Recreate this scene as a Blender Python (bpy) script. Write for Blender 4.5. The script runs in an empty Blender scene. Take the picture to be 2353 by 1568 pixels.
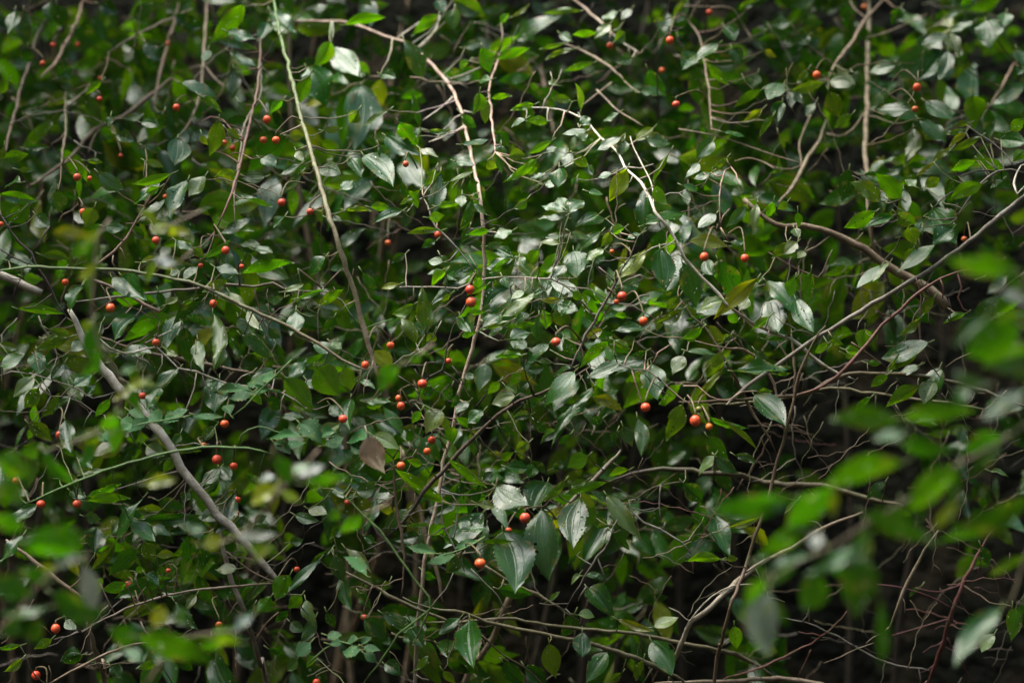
import bpy, math, random
import numpy as np
from mathutils import Vector, Matrix
rnd = random.Random(11)
scene = bpy.context.scene
COL = scene.collection

# ------------------------------------------------------------------ camera
LENS, FOCUS = 85.0, 2.40
CAM = Vector((0, 0, 1.35)); PITCH = math.radians(-5)
ROT = Matrix.Rotation(PITCH, 3, 'X')           # frame: x right, y forward, z up
K = 36.0 / LENS / 2352.0                       # metres per traced unit at 1 m
def W(x, y, d):                                # traced position and distance -> world point
    return CAM + ROT @ Vector(((x - 1176) * K * d, d, (784 - y) * K * d))
def depth(x, y):                               # how far the thicket's front surface stands
    d = FOCUS + 0.32 * max(0.0, (470 - y) / 470.0)
    if x > 1700: d += 0.04
    if y > 1400: d += 0.05 * (y - 1400) / 168
    return d
def px(d=FOCUS): return K * d
cam_d = bpy.data.cameras.new('camera'); cam = bpy.data.objects.new('camera', cam_d); COL.objects.link(cam)
cam_d.lens = LENS; cam_d.sensor_width = 36; cam_d.clip_end = 500; cam_d.clip_start = 0.05
cam.location = CAM; cam.rotation_euler = (math.pi / 2 + PITCH, 0, 0)
cam_d.dof.use_dof = True; cam_d.dof.focus_distance = FOCUS; cam_d.dof.aperture_fstop = 3.0
scene.camera = cam

# ------------------------------------------------------------------ light
EXPO = 2.15
world = bpy.data.worlds.new('World'); scene.world = world; world.use_nodes = True
nt = world.node_tree; bg = nt.nodes['Background']
sky = nt.nodes.new('ShaderNodeTexSky'); sky.sky_type = 'NISHITA'; sky.sun_disc = False
SUN_EL, SUN_AZ = math.radians(68), math.radians(-75)      # azimuth from +Y, clockwise: high, above the bank ahead
sky.sun_elevation = SUN_EL; sky.sun_rotation = SUN_AZ; sky.air_density = 1.0; sky.dust_density = 3.0; sky.ozone_density = 1.0
hsv = nt.nodes.new('ShaderNodeHueSaturation'); hsv.inputs['Saturation'].default_value = 1.0   # a veiled, whitish sky
nt.links.new(sky.outputs[0], hsv.inputs['Color']); nt.links.new(hsv.outputs[0], bg.inputs[0]); bg.inputs[1].default_value = 0.15
sl = bpy.data.lights.new('sun', 'SUN'); sl.energy = 2.2; sl.angle = math.radians(48); sl.color = (1, 0.98, 0.92)
so = bpy.data.objects.new('sun', sl); COL.objects.link(so)
sd = Vector((math.sin(SUN_AZ) * math.cos(SUN_EL), math.cos(SUN_AZ) * math.cos(SUN_EL), math.sin(SUN_EL)))
so.rotation_euler = (-sd).to_track_quat('-Z', 'Y').to_euler(); so.location = (0, 0, 12)
vs = scene.view_settings; vs.view_transform = 'Standard'; vs.look = 'None'; vs.exposure = EXPO; vs.gamma = 1
cy = scene.cycles; cy.use_denoising = True; cy.max_bounces = 6; cy.diffuse_bounces = 3; cy.transmission_bounces = 4; cy.glossy_bounces = 2
cy.use_adaptive_sampling = False; cy.sample_clamp_indirect = 4

# ------------------------------------------------------------------ materials
def mat(name):
    m = bpy.data.materials.new(name); m.use_nodes = True
    t = m.node_tree; t.nodes.clear(); return m, t
class NT:
    def __init__(s, t): s.t = t
    def n(s, typ, **kw):
        o = s.t.nodes.new(typ)
        for k, v in kw.items(): setattr(o, k, v)
        return o
    def l(s, a, b): s.t.links.new(a, b)
    def math(s, op, a, b=None, c=None, clamp=False):
        o = s.n('ShaderNodeMath', operation=op); o.use_clamp = clamp
        for i, v in enumerate((a, b, c)):
            if v is None: continue
            if isinstance(v, (int, float)): o.inputs[i].default_value = v
            else: s.l(v, o.inputs[i])
        return o.outputs[0]
    def mix(s, f, a, b, mode='MIX'):
        o = s.n('ShaderNodeMix', data_type='RGBA', blend_type=mode)
        for i, v in ((0, f), (6, a), (7, b)):
            if isinstance(v, (int, float)): o.inputs[i].default_value = v
            elif isinstance(v, tuple): o.inputs[i].default_value = v + (1,) if len(v) == 3 else v
            else: s.l(v, o.inputs[i])
        return o.outputs[2]
    def smooth(s, v, lo, hi):
        o = s.n('ShaderNodeMapRange', interpolation_type='SMOOTHSTEP'); s.l(v, o.inputs[0])
        o.inputs[1].default_value = lo; o.inputs[2].default_value = hi; return o.outputs[0]

def leaf_material(name, rough, spec, trans, coat):
    m, t = mat(name); N = NT(t)
    at = N.n('ShaderNodeAttribute', attribute_name='tint')
    uv = N.n('ShaderNodeUVMap', uv_map='UVMap'); sx = N.n('ShaderNodeSeparateXYZ'); N.l(uv.outputs[0], sx.inputs[0])
    u = N.math('ABSOLUTE', N.math('MULTIPLY_ADD', sx.outputs[0], 2.0, -1.0)); v = sx.outputs[1]
    cb = N.n('ShaderNodeCombineXYZ'); N.l(sx.outputs[0], cb.inputs[0]); N.l(N.math('MULTIPLY', v, 1.9), cb.inputs[1])
    N.l(N.math('MULTIPLY', at.outputs['Alpha'], 57.0), cb.inputs[2])
    # veins: midrib, two side nerves, laterals
    mid = N.smooth(u, 0.05, 0.0)
    side = N.math('MULTIPLY', N.smooth(N.math('ABSOLUTE', N.math('SUBTRACT', u, 0.42)), 0.05, 0.0), N.smooth(v, 0.9, 0.6))
    lat = N.math('SINE', N.math('MULTIPLY', N.math('SUBTRACT', v, N.math('MULTIPLY', u, 0.16)), 62.0))
    latm = N.smooth(lat, 0.7, 1.0)
    vein = N.math('MAXIMUM', mid, N.math('MULTIPLY', side, 0.7))
    vein = N.math('MAXIMUM', vein, N.math('MULTIPLY', latm, 0.06))
    nz = N.n('ShaderNodeTexNoise'); N.l(cb.outputs[0], nz.inputs[0]); nz.inputs['Scale'].default_value = 3.2; nz.inputs['Detail'].default_value = 3
    c = N.mix(N.smooth(nz.outputs[0], 0.35, 0.7), at.outputs['Color'], N.mix(1.0, at.outputs['Color'], (0.72, 0.78, 0.8), 'MULTIPLY'))
    c = N.mix(N.math('MULTIPLY', vein, 0.22), c, (0.16, 0.24, 0.07))
    nb = N.n('ShaderNodeTexNoise'); N.l(cb.outputs[0], nb.inputs[0]); nb.inputs['Scale'].default_value = 17; nb.inputs['Detail'].default_value = 2
    vo = N.n('ShaderNodeTexVoronoi'); N.l(cb.outputs[0], vo.inputs[0]); vo.inputs['Scale'].default_value = 7.0
    sc = N.n('ShaderNodeSeparateColor'); N.l(vo.outputs['Color'], sc.inputs[0])
    vd = N.math('ADD', vo.outputs['Distance'], N.math('ADD', N.math('MULTIPLY', sc.outputs[2], 0.17), N.math('MULTIPLY_ADD', nb.outputs[0], 0.3, -0.15)))
    near = N.smooth(vd, 0.27, 0.20)
    pale = N.math('MULTIPLY', near, N.math('GREATER_THAN', sc.outputs[0], 0.83))
    dark = N.math('MULTIPLY', N.smooth(vd, 0.21, 0.15), N.math('LESS_THAN', sc.outputs[0], 0.09))
    c = N.mix(pale, c, (0.6, 0.56, 0.45)); c = N.mix(dark, c, (0.02, 0.014, 0.008))
    edge = N.math('MULTIPLY', N.smooth(u, 0.72, 0.98), N.smooth(nz.outputs[0], 0.52, 0.60))      # browned margins
    c = N.mix(N.math('MULTIPLY', edge, 0.75), c, (0.16, 0.10, 0.03))
    bl = N.n('ShaderNodeTexNoise'); N.l(cb.outputs[0], bl.inputs[0]); bl.inputs['Scale'].default_value = 1.6; bl.inputs['Detail'].default_value = 1
    c = N.mix(N.math('MULTIPLY', N.smooth(bl.outputs[0], 0.60, 0.74), 0.6), c, (0.13, 0.15, 0.02))   # yellowing patches
    hs = N.n('ShaderNodeHueSaturation'); hs.inputs['Value'].default_value = 1.9; hs.inputs['Saturation'].default_value = 1.08; N.l(c, hs.inputs['Color'])
    bm = N.n('ShaderNodeBump'); bm.inputs['Strength'].default_value = 0.34; bm.inputs['Distance'].default_value = 0.0010
    h = N.math('ADD', N.math('MULTIPLY', vein, -0.7), N.math('ADD', N.math('MULTIPLY', nz.outputs[0], 0.9), N.math('ADD', N.math('MULTIPLY', lat, 0.025), N.math('MULTIPLY', nb.outputs[0], 0.45))))
    N.l(h, bm.inputs['Height'])
    p = N.n('ShaderNodeBsdfPrincipled'); N.l(c, p.inputs['Base Color']); N.l(bm.outputs[0], p.inputs['Normal'])
    r = N.math('ADD', N.math('MULTIPLY_ADD', nz.outputs[0], 0.26, rough - 0.20), N.math('MULTIPLY', nb.outputs[0], 0.16)); N.l(r, p.inputs['Roughness'])
    p.inputs['Specular IOR Level'].default_value = spec; p.inputs['Coat Weight'].default_value = coat; p.inputs['Coat Roughness'].default_value = 0.28
    tr = N.n('ShaderNodeBsdfTranslucent'); N.l(hs.outputs[0], tr.inputs[0])
    mx = N.n('ShaderNodeMixShader'); mx.inputs[0].default_value = trans
    N.l(p.outputs[0], mx.inputs[1]); N.l(tr.outputs[0], mx.inputs[2])
    o = N.n('ShaderNodeOutputMaterial'); N.l(mx.outputs[0], o.inputs[0]); return m
LEAF = leaf_material('glossy leaf', 0.25, 0.52, 0.40, 0.0)
MATTE = leaf_material('matte leaf', 0.62, 0.35, 0.25, 0.0)

def bark_material():
    m, t = mat('bark'); N = NT(t)
    at = N.n('ShaderNodeAttribute', attribute_name='tint'); tc = N.n('ShaderNodeTexCoord')
    n1 = N.n('ShaderNodeTexNoise'); N.l(tc.outputs['Object'], n1.inputs[0]); n1.inputs['Scale'].default_value = 90; n1.inputs['Detail'].default_value = 4
    n2 = N.n('ShaderNodeTexNoise'); N.l(tc.outputs['Object'], n2.inputs[0]); n2.inputs['Scale'].default_value = 420; n2.inputs['Detail'].default_value = 3
    c = N.mix(N.smooth(n1.outputs[0], 0.4, 0.62), N.mix(1.0, at.outputs['Color'], (0.66, 0.63, 0.58), 'MULTIPLY'), at.outputs['Color'])
    c = N.mix(N.math('MULTIPLY', N.smooth(n2.outputs[0], 0.58, 0.7), 0.5), c, (0.05, 0.04, 0.03))
    n3 = N.n('ShaderNodeTexNoise'); N.l(tc.outputs['Object'], n3.inputs[0]); n3.inputs['Scale'].default_value = 35
    c = N.mix(N.math('MULTIPLY', N.smooth(n3.outputs[0], 0.55, 0.7), 0.35), c, (0.12, 0.13, 0.05))
    bm = N.n('ShaderNodeBump'); bm.inputs['Strength'].default_value = 0.6; bm.inputs['Distance'].default_value = 0.001; N.l(n2.outputs[0], bm.inputs['Height'])
    p = N.n('ShaderNodeBsdfPrincipled'); N.l(c, p.inputs['Base Color']); N.l(bm.outputs[0], p.inputs['Normal'])
    p.inputs['Roughness'].default_value = 0.62; p.inputs['Specular IOR Level'].default_value = 0.4
    o = N.n('ShaderNodeOutputMaterial'); N.l(p.outputs[0], o.inputs[0]); return m
BARK = bark_material()
def berry_material():
    m, t = mat('berry skin'); N = NT(t)
    at = N.n('ShaderNodeAttribute', attribute_name='tint'); tc = N.n('ShaderNodeTexCoord')
    n1 = N.n('ShaderNodeTexNoise'); N.l(tc.outputs['Object'], n1.inputs[0]); n1.inputs['Scale'].default_value = 260; n1.inputs['Detail'].default_value = 3
    n2 = N.n('ShaderNodeTexNoise'); N.l(tc.outputs['Object'], n2.inputs[0]); n2.inputs['Scale'].default_value = 900
    c = N.mix(N.smooth(n1.outputs[0], 0.35, 0.7), at.outputs['Color'], N.mix(1.0, at.outputs['Color'], (0.75, 0.6, 0.5), 'MULTIPLY'))
    c = N.mix(N.math('MULTIPLY', N.smooth(n2.outputs[0], 0.66, 0.72), 0.6), c, (0.1, 0.03, 0.015))
    bm = N.n('ShaderNodeBump'); bm.inputs['Strength'].default_value = 0.25; bm.inputs['Distance'].default_value = 0.0006; N.l(n2.outputs[0], bm.inputs['Height'])
    p = N.n('ShaderNodeBsdfPrincipled'); N.l(c, p.inputs['Base Color']); N.l(bm.outputs[0], p.inputs['Normal'])
    p.inputs['Roughness'].default_value = 0.42; p.inputs['Subsurface Weight'].default_value = 0.15; p.inputs['Subsurface Scale'].default_value = 0.002
    o = N.n('ShaderNodeOutputMaterial'); N.l(p.outputs[0], o.inputs[0]); return m
BERRY = berry_material()
def ground_material():
    m, t = mat('earth'); N = NT(t); tc = N.n('ShaderNodeTexCoord')
    n1 = N.n('ShaderNodeTexNoise'); N.l(tc.outputs['Object'], n1.inputs[0]); n1.inputs['Scale'].default_value = 3.0; n1.inputs['Detail'].default_value = 8
    n2 = N.n('ShaderNodeTexNoise'); N.l(tc.outputs['Object'], n2.inputs[0]); n2.inputs['Scale'].default_value = 40; n2.inputs['Detail'].default_value = 6
    vo = N.n('ShaderNodeTexVoronoi'); N.l(tc.outputs['Object'], vo.inputs[0]); vo.inputs['Scale'].default_value = 22
    c = N.mix(N.smooth(n1.outputs[0], 0.35, 0.65), (0.005, 0.006, 0.003), (0.013, 0.013, 0.007))
    c = N.mix(N.math('MULTIPLY', N.smooth(n2.outputs[0], 0.5, 0.7), 0.6), c, (0.010, 0.014, 0.006))
    sc = N.n('ShaderNodeSeparateColor'); N.l(vo.outputs['Color'], sc.inputs[0])
    c = N.mix(N.math('MULTIPLY', N.math('GREATER_THAN', sc.outputs[1], 0.8), 0.7), c, (0.035, 0.027, 0.015))
    bm = N.n('ShaderNodeBump'); bm.inputs['Strength'].default_value = 0.9; bm.inputs['Distance'].default_value = 0.03; N.l(n2.outputs[0], bm.inputs['Height'])
    p = N.n('ShaderNodeBsdfPrincipled'); N.l(c, p.inputs['Base Color']); N.l(bm.outputs[0], p.inputs['Normal']); p.inputs['Roughness'].default_value = 0.95
    p.inputs['Specular IOR Level'].default_value = 0.15
    o = N.n('ShaderNodeOutputMaterial'); N.l(p.outputs[0], o.inputs[0]); return m
GROUND = ground_material()

# ------------------------------------------------------------------ mesh helper
class MB:
    def __init__(s): s.v = []; s.f = []; s.uv = []; s.t = []
    def add(s, v, f, uv, tint):
        o = len(s.v); s.v += v; s.uv += uv
        s.t += tint if isinstance(tint, list) else [tint] * len(v)
        s.f += [tuple(i + o for i in q) for q in f]
    def build(s, name, m, parent=None, base=None):
        base = Vector(base) if base is not None else Vector(s.v[0])
        me = bpy.data.meshes.new(name)
        me.from_pydata([tuple(Vector(p) - base) for p in s.v], [], s.f)
        a = me.color_attributes.new('tint', 'FLOAT_COLOR', 'POINT')
        a.data.foreach_set('color', np.array(s.t, dtype=np.float32).ravel())
        ul = me.uv_layers.new(name='UVMap'); li = np.empty(len(me.loops), dtype=np.int32); me.loops.foreach_get('vertex_index', li)
        ul.data.foreach_set('uv', np.array(s.uv, dtype=np.float32)[li].ravel())
        me.polygons.foreach_set('use_smooth', [True] * len(me.polygons)); me.materials.append(m); me.update()
        o = bpy.data.objects.new(name, me); COL.objects.link(o)
        if parent is not None:
            o.parent = parent; o.location = base - world_loc(parent)
        else: o.location = base
        return o
def world_loc(o):
    p = Vector(o.location)
    while o.parent is not None: o = o.parent; p += Vector(o.location)
    return p
def tag(o, label=None, cat=None, group=None, kind=None):
    for k, v in (('label', label), ('category', cat), ('group', group), ('kind', kind)):
        if v: o[k] = v
    return o
def spline(pts, step):                              # Catmull-Rom through pts
    out = []; n = len(pts)
    for i in range(n - 1):
        p0, p1, p2, p3 = pts[max(i - 1, 0)], pts[i], pts[i + 1], pts[min(i + 2, n - 1)]
        k = max(1, int((p2 - p1).length / step))
        for j in range(k):
            t = j / k
            out.append(0.5 * ((2 * p1) + (p2 - p0) * t + (2 * p0 - 5 * p1 + 4 * p2 - p3) * t * t + (3 * p1 - p0 - 3 * p2 + p3) * t ** 3))
    out.append(pts[-1].copy()); return out
def tube(mb, pts, r0, r1, tint0, tint1=None, sides=7, knob=0.0, rng=rnd, ends=False):
    tint1 = tint1 or tint0; n = len(pts); v = []; f = []; uv = []; tn = []
    up = Vector((0.3, 0.5, 0.8)); ref = None; wob = rng.random() * 9
    for i, p in enumerate(pts):
        t = i / max(1, n - 1); d = (pts[min(i + 1, n - 1)] - pts[max(i - 1, 0)]).normalized()
        a = (ref if ref is not None else up); a = (a - d * a.dot(d))
        if a.length < 1e-4: a = d.orthogonal()
        a.normalize(); ref = a; b = d.cross(a)
        r = (r0 + (r1 - r0) * t) * (1 if not ends else min(1, .4 + .15 * i, .4 + .15 * (n - 1 - i)))
        if knob: r *= 1 + knob * (0.5 * math.sin(i * 1.7 + wob) + rng.uniform(-.6, .6) + (1.3 if rng.random() < 0.09 else 0))
        c = tuple(tint0[k] * (1 - t) + tint1[k] * t for k in range(3)) + (0.5,)
        for j in range(sides):
            q = 2 * math.pi * j / sides
            v.append(p + a * (r * math.cos(q)) + b * (r * math.sin(q))); uv.append((j / sides, t)); tn.append(c)
    for i in range(n - 1):
        for j in range(sides):
            k = (j + 1) % sides
            f.append((i * sides + j, i * sides + k, (i + 1) * sides + k, (i + 1) * sides + j))
    f.append(tuple(range(sides))[::-1]); f.append(tuple((n - 1) * sides + j for j in range(sides)))
    mb.add(v, f, uv, tn)

# ------------------------------------------------------------------ leaves
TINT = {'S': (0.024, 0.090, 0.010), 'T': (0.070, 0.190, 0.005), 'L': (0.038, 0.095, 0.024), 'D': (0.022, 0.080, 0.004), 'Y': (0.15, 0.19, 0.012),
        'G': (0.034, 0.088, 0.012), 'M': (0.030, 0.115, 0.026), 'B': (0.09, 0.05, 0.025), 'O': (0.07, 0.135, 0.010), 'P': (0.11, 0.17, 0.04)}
FACE = {'S': (0.30, -0.72, 0.66), 'T': (0.40, -0.75, -0.30), 'D': (0.35, -0.92, -0.05), 'Y': (0.40, -0.80, 0.10), 'G': (0.35, -0.90, 0.32),
        'M': (0.25, -0.70, 0.62), 'B': (0.2, -0.95, -0.1), 'O': (0.3, -0.85, -0.15), 'P': (0.3, -0.72, 0.62), 'L': (0.12, -0.74, 0.64)}
def leaf_frame(b, t, db, c, rng, jit=1.0):
    """base b and tip t in traced units at distance db: the leaf's 3-D axis, its length and the side it shows."""
    fx, fy, fz = FACE[c]
    n0 = Vector((rng.uniform(-fx, fx) * jit - (.16 if fz > .5 else 0), fy, fz + rng.uniform(-.18, .18) * jit)).normalized()
    ix, iz = (t[0] - b[0]) * K * db, (b[1] - t[1]) * K * db
    iy = -(ix * n0.x + iz * n0.z) / n0.y
    lim = 0.9 * math.hypot(ix, iz); iy = max(-lim, min(lim, iy))
    a = Vector((ix, iy, iz)); L = a.length; a.normalize()
    n = (n0 - a * n0.dot(a)).normalized()
    return ROT @ a, ROT @ n, L, max(0.45, abs(n.y))
def leaf(mb, p, a, n, L, Wd, c, rows=12, cols=6, rng=rnd, holes=0.0, bite=0.0, serr=0.0, petiole=0.0, curl=None, tint=None):
    up = n if n.z > -0.12 else -n
    b = up.cross(a).normalized()
    fold = rng.uniform(0.03, 0.4) if rng.random() < .8 else rng.uniform(.5, .9); curl = (rng.uniform(-.05, .38) if rng.random() < .85 else rng.uniform(.5, .9)) if curl is None else curl; tw = rng.uniform(-.35, .35); asym = rng.uniform(.9, 1.12)
    sway = rng.uniform(-.09, .09); wav = rng.uniform(.01, .05); ph = rng.random() * 6; wf = rng.uniform(7, 13)
    pk = rng.uniform(0.88, 1.25); tp = rng.uniform(1.05, 1.6); mx = (pk / (pk + tp)) ** pk * (tp / (pk + tp)) ** tp
    base = TINT[c] if tint is None else tint; hv = rng.uniform(.75, 1.3); sh = rng.uniform(.85, 1.2); seed = rng.random()
    col = (base[0] * hv * sh, base[1] * hv, base[2] * hv, seed)
    v = []; uv = []; f = []
    for i in range(rows + 1):
        t = i / rows; hw = (t ** pk * (1 - t) ** tp / mx) * Wd / 2
        for j in range(cols + 1):
            s = j / cols * 2 - 1
            q = hw * (1 + (serr * (0.07 if i % 2 else -0.035) if abs(s) > .99 and 1 < i < rows - 1 else 0)) * s * (asym if s > 0 else 2 - asym)
            z = fold * abs(q) * (1 - .6 * t) + wav * L * math.sin(t * wf + ph + s) * s * s - curl * L * t * t * .5
            y = q + sway * L * math.sin(t * 3.14); x = L * t - abs(q) * .03 * (1 - t) - curl * curl * L * .2 * t ** 3
            ca, sa = math.cos(tw * t), math.sin(tw * t); y, z = y * ca - z * sa * .5, z * ca + y * sa
            v.append(p + a * x + b * y + up * z); uv.append((j / cols, t))
    gone = set()
    if bite and rng.random() < bite:
        for _ in range(rng.randint(1, 2)):
            ci, cj, cr = rng.uniform(.3, 1) * rows, rng.choice((-.2, cols + .2)), rng.uniform(1, 2.4)
            for i in range(rows):
                for j in range(cols):
                    if ((i - ci) * 1.0) ** 2 / 4 + (j + .5 - cj) ** 2 < cr * cr * .5: gone.add((i, j))
    for i in range(rows):
        for j in range(cols):
            if (i, j) in gone or (holes and 1 < i < rows - 2 and 0 < j < cols - 1 and rng.random() < holes): continue
            k = i * (cols + 1) + j; f.append((k, k + 1, k + cols + 2, k + cols + 1))
    mb.add(v, f, uv, col)
    if petiole:
        d = (-a + Vector((0, .1, .25))).normalized()
        tube(mb, [p + a * L * .04 + up * L * .004, p - a * L * .02, p + d * petiole], .0006, .0007, (0.16, 0.2, 0.06), sides=5)

# ------------------------------------------------------------------ tracing
def tl(tile, x, y):                                  # a tile's own units -> traced units
    return ((int(tile[1]) - 1) * 784.3 + x / 3.0, 'ABC'.index(tile[0]) * 522.6 + y / 3.0)
def poly(s):
    """'A1 10,20 30,40 B1 5,6' -> traced points"""
    out = []; tile = None
    for w in s.split():
        if w[0] in 'ABC': tile = w
        elif w[0] == '=': x, y = w[1:].split(','); out.append((float(x), float(y)))
        else: x, y = w.split(','); out.append(tl(tile, float(x), float(y)))
    return out
BK = {'pale': (0.50, 0.45, 0.35), 'white': (0.72, 0.67, 0.54), 'pink': (0.44, 0.30, 0.22), 'tan': (0.29, 0.22, 0.145), 'brown': (0.17, 0.115, 0.07),
      'dark': (0.055, 0.042, 0.03), 'red': (0.21, 0.095, 0.07), 'green': (0.10, 0.19, 0.045), 'olive': (0.17, 0.15, 0.08), 'grey': (0.26, 0.23, 0.18), 'purple': (0.13, 0.04, 0.04)}
BRANCHES = []                                       # dict(obj, pts2d, depths)
def branch(name, s, r0, r1, c, label, cat, dz=0.02, c1=None, twigs=(), spurs=0.5, knob=0.10, root=False):
    q = poly(s); ds = [depth(x, y) + dz for x, y in q]
    pts = [W(x, y, d) for (x, y), d in zip(q, ds)]
    if root:
        e = pts[-1]; dd = (pts[-1] - pts[-2]).normalized()
        pts += [Vector((e.x + dd.x * .25, e.y + .05, e.z * .55)), Vector((e.x + dd.x * .35, e.y + .1, -0.02))]
    sp = spline(pts, 0.010)
    for i in range(1, len(sp) - 1): sp[i] = sp[i] + Vector((rnd.gauss(0, 1), rnd.gauss(0, 1), rnd.gauss(0, 1))) * .0005
    mb = MB(); d0 = ds[0]
    tube(mb, sp, r0 * px(d0), r1 * px(ds[-1]), BK[c], BK[c1 or c], sides=9 if r0 > 6 else 7, knob=knob, ends=name not in ('branch_stump', 'cut_branch', 'broken_twig'))
    o = mb.build(name, BARK); tag(o, label, cat)
    rec = dict(o=o, q=q, d=ds, c=BK[c1 or c], r=min(r0, r1), n=0)
    BRANCHES.append(rec)
    for ts in twigs:
        tq = poly(ts); m2 = MB()
        tube(m2, spline([W(x, y, depth(x, y) + dz) for x, y in tq], .008), min(r0, 3) * .75 * px(), 1.4 * px(), BK[c1 or c], sides=6, knob=.12)
        m2.build('twig', BARK, o); rec['n'] += 1
    # short spurs and zigzag side twigs
    for i in range(len(q) - 1):
        seg = math.dist(q[i], q[i + 1]); k = seg / 60 * spurs
        while k > 0:
            if rnd.random() < k:
                t = rnd.random(); x = q[i][0] + (q[i + 1][0] - q[i][0]) * t; y = q[i][1] + (q[i + 1][1] - q[i][1]) * t
                d = ds[i] + (ds[i + 1] - ds[i]) * t
                if -20 < x < 2372 and -20 < y < 1590:
                    zigzag(o, x, y, d, math.atan2(q[i + 1][1] - q[i][1], q[i + 1][0] - q[i][0]) + rnd.choice((-1, 1)) * rnd.uniform(.5, 1.3), rnd.choice((22, 40, 70, 110)), BK[c1 or c]); rec['n'] += 1
            k -= 1
    return o
def walk2(x, y, d, ang, length, step=19, zig=.27, drift=.0, rng=rnd):
    pts = [(x, y, d)]; n = max(2, int(length / step)); s = rng.choice((-1, 1)); dy = rng.uniform(-.35, .35); cv = rng.uniform(-.09, .09)
    for i in range(n):
        ang += cv; a = ang + s * zig * rng.uniform(.4, 1); s = -s
        st = step * rng.uniform(.7, 1.4); x += st * math.cos(a); y += st * math.sin(a) + drift * st; d += st * dy * px()
        pts.append((x, y, d))
    return pts
def zigzag(par, x, y, d, ang, length, tint, r=1.5, name='twig', rng=rnd):
    w = walk2(x, y, d, ang, length, rng=rng); mb = MB(); hv = rng.uniform(.7, 1.25)
    tube(mb, [W(*p) for p in w], r * px(d), .8 * px(d), tuple(v * hv for v in tint), sides=5, knob=.15, rng=rng)
    if len(w) > 4 and rng.random() < .7:
        k = rng.randint(1, len(w) - 2); w2 = walk2(*w[k], ang + rng.choice((-1, 1)) * rng.uniform(.6, 1.2), length * .4, rng=rng)
        tube(mb, [W(*p) for p in w2], r * .75 * px(d), .7 * px(d), tint, sides=5, knob=.15, rng=rng)
    return mb.build(name, BARK, par)
def nearest(x, y, d=None, extra=0.0):
    best = None
    for r in BRANCHES:
        for i in range(len(r['q']) - 1):
            (ax, ay), (bx, by) = r['q'][i], r['q'][i + 1]
            vx, vy = bx - ax, by - ay; L2 = vx * vx + vy * vy or 1
            t = max(0, min(1, ((x - ax) * vx + (y - ay) * vy) / L2)); qx, qy = ax + vx * t, ay + vy * t
            dd = r['d'][i] + (r['d'][i + 1] - r['d'][i]) * t
            s = math.hypot(x - qx, y - qy) + (abs(dd - d) * 350 if d else 0) + max(0, r['n'] - 55) * 8
            if best is None or s < best[0]: best = (s, r, qx, qy, dd)
    return best

# ------------------------------------------------------------------ the stems and branches one can trace
branch('vine', 'A1 1885,-40 1890,0 1920,200 1990,470 2070,800 2130,1000 2200,1250 2290,1568 B2 60,350 110,520 150,690 190,820 245,1000 275,1090', 3.6, 6.2, 'green',
       'long straight vine slanting down from the top edge, green above and tan below', 'vine', -.07, 'tan', ('A1 2085,860 2020,890 1930,930', 'A1 2000,505 2060,500 2110,470'), .3)
branch('twig_arch', 'B1 2195,800 2190,600 2210,500 2270,460 2350,505 B2 60,590 140,700', 2.4, 3.2, 'grey', 'thin grey green twig arching over to meet the long straight vine', 'twig', .02, 'green', ('B2 165,695 250,660 350,630', 'B1 2190,600 2120,560 2050,280'), .3)
branch('pale_branch', 'A1 2030,140 2353,155 A2 120,180 300,250 480,310 590,420 690,520 750,600 790,690 830,780 850,880 880,1000 900,1110 940,1260 960,1390 975,1500 B2 985,300 980,440 960,620 920,760 880,900 850,1000 800,1200 770,1400 C2 720,-20 680,200 640,400 590,650 555,900 530,1150 510,1568', 3.4, 5.4, 'pink',
       'tall pinkish stem rising through the thicket and arching over to the upper left', 'stem', .05, 'pale',
       ('A2 390,260 460,210 590,120', 'A2 530,325 620,240 660,180 680,80', 'A2 750,545 830,520 955,465', 'A2 765,670 690,740 560,830', 'A2 840,765 920,780', 'A2 845,870 740,930 600,980'), .2, .07, True)
branch('white_branch', 'A2 1270,740 1400,745 1500,750 1640,810 1710,860 1790,950 1880,1020 1960,1150 2090,1300 2160,1460 2250,1568 B2 2320,110 B3 20,220 130,340 250,460 350,570 540,690 750,770 880,880 1000,970 1190,1050', 2.2, 4.6, 'white',
       'bare white branch running diagonally from the centre down to the right', 'branch', -.01, 'pale',
       ('A2 2150,1460 2140,1280 2070,1130 2010,1010 1990,940', 'A2 1960,1150 2060,1160 2150,1130', 'B2 2320,110 2250,110 2140,140 2050,200', 'A2 2170,1460 2200,1568'), .35)
branch('grey_branch', 'A3 2390,1300 2351,1345 2200,1470 2090,1568 B3 1900,150 1700,290 1500,410 1300,530 1080,660 950,740 780,850 670,930 400,1130 300,1220', 6.0, 4.6, 'grey',
       'straight grey stem climbing from the middle right to the right edge', 'stem', -.03, 'grey', ('B3 1510,415 1480,450 1455,490', 'B3 1730,285 1700,350 1670,400', 'B3 945,745 930,790 900,815'), .3)
branch('reddish_branch', 'B3 2060,260 1880,310 1770,350 1660,420 1500,560 1380,670 1280,790 1160,930 1050,1030 960,1090 880,1130 795,1150', 3.2, 4.8, 'red',
       'thin reddish stem curving up to the right below the straight grey stem', 'stem', -.05, 'red', ('B3 1770,350 1795,410 1790,490', 'B3 1890,310 1920,410 1895,480 1930,560 1980,585'), .2)
branch('forked_branch', 'B3 985,675 940,720 890,800 840,900 800,1000 780,1100 765,1200 740,1280 710,1400 660,1568 C3 600,250 500,550 420,800 340,1000 270,1280 215,1590', 3.4, 6.6, 'brown',
       'upright brown stem at right, forking in a V where the red stem joins', 'stem', -.04, 'brown', ('B3 830,1000 800,1060 780,1150', 'C3 430,810 530,745 600,700'), .3, .07, True)
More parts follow.
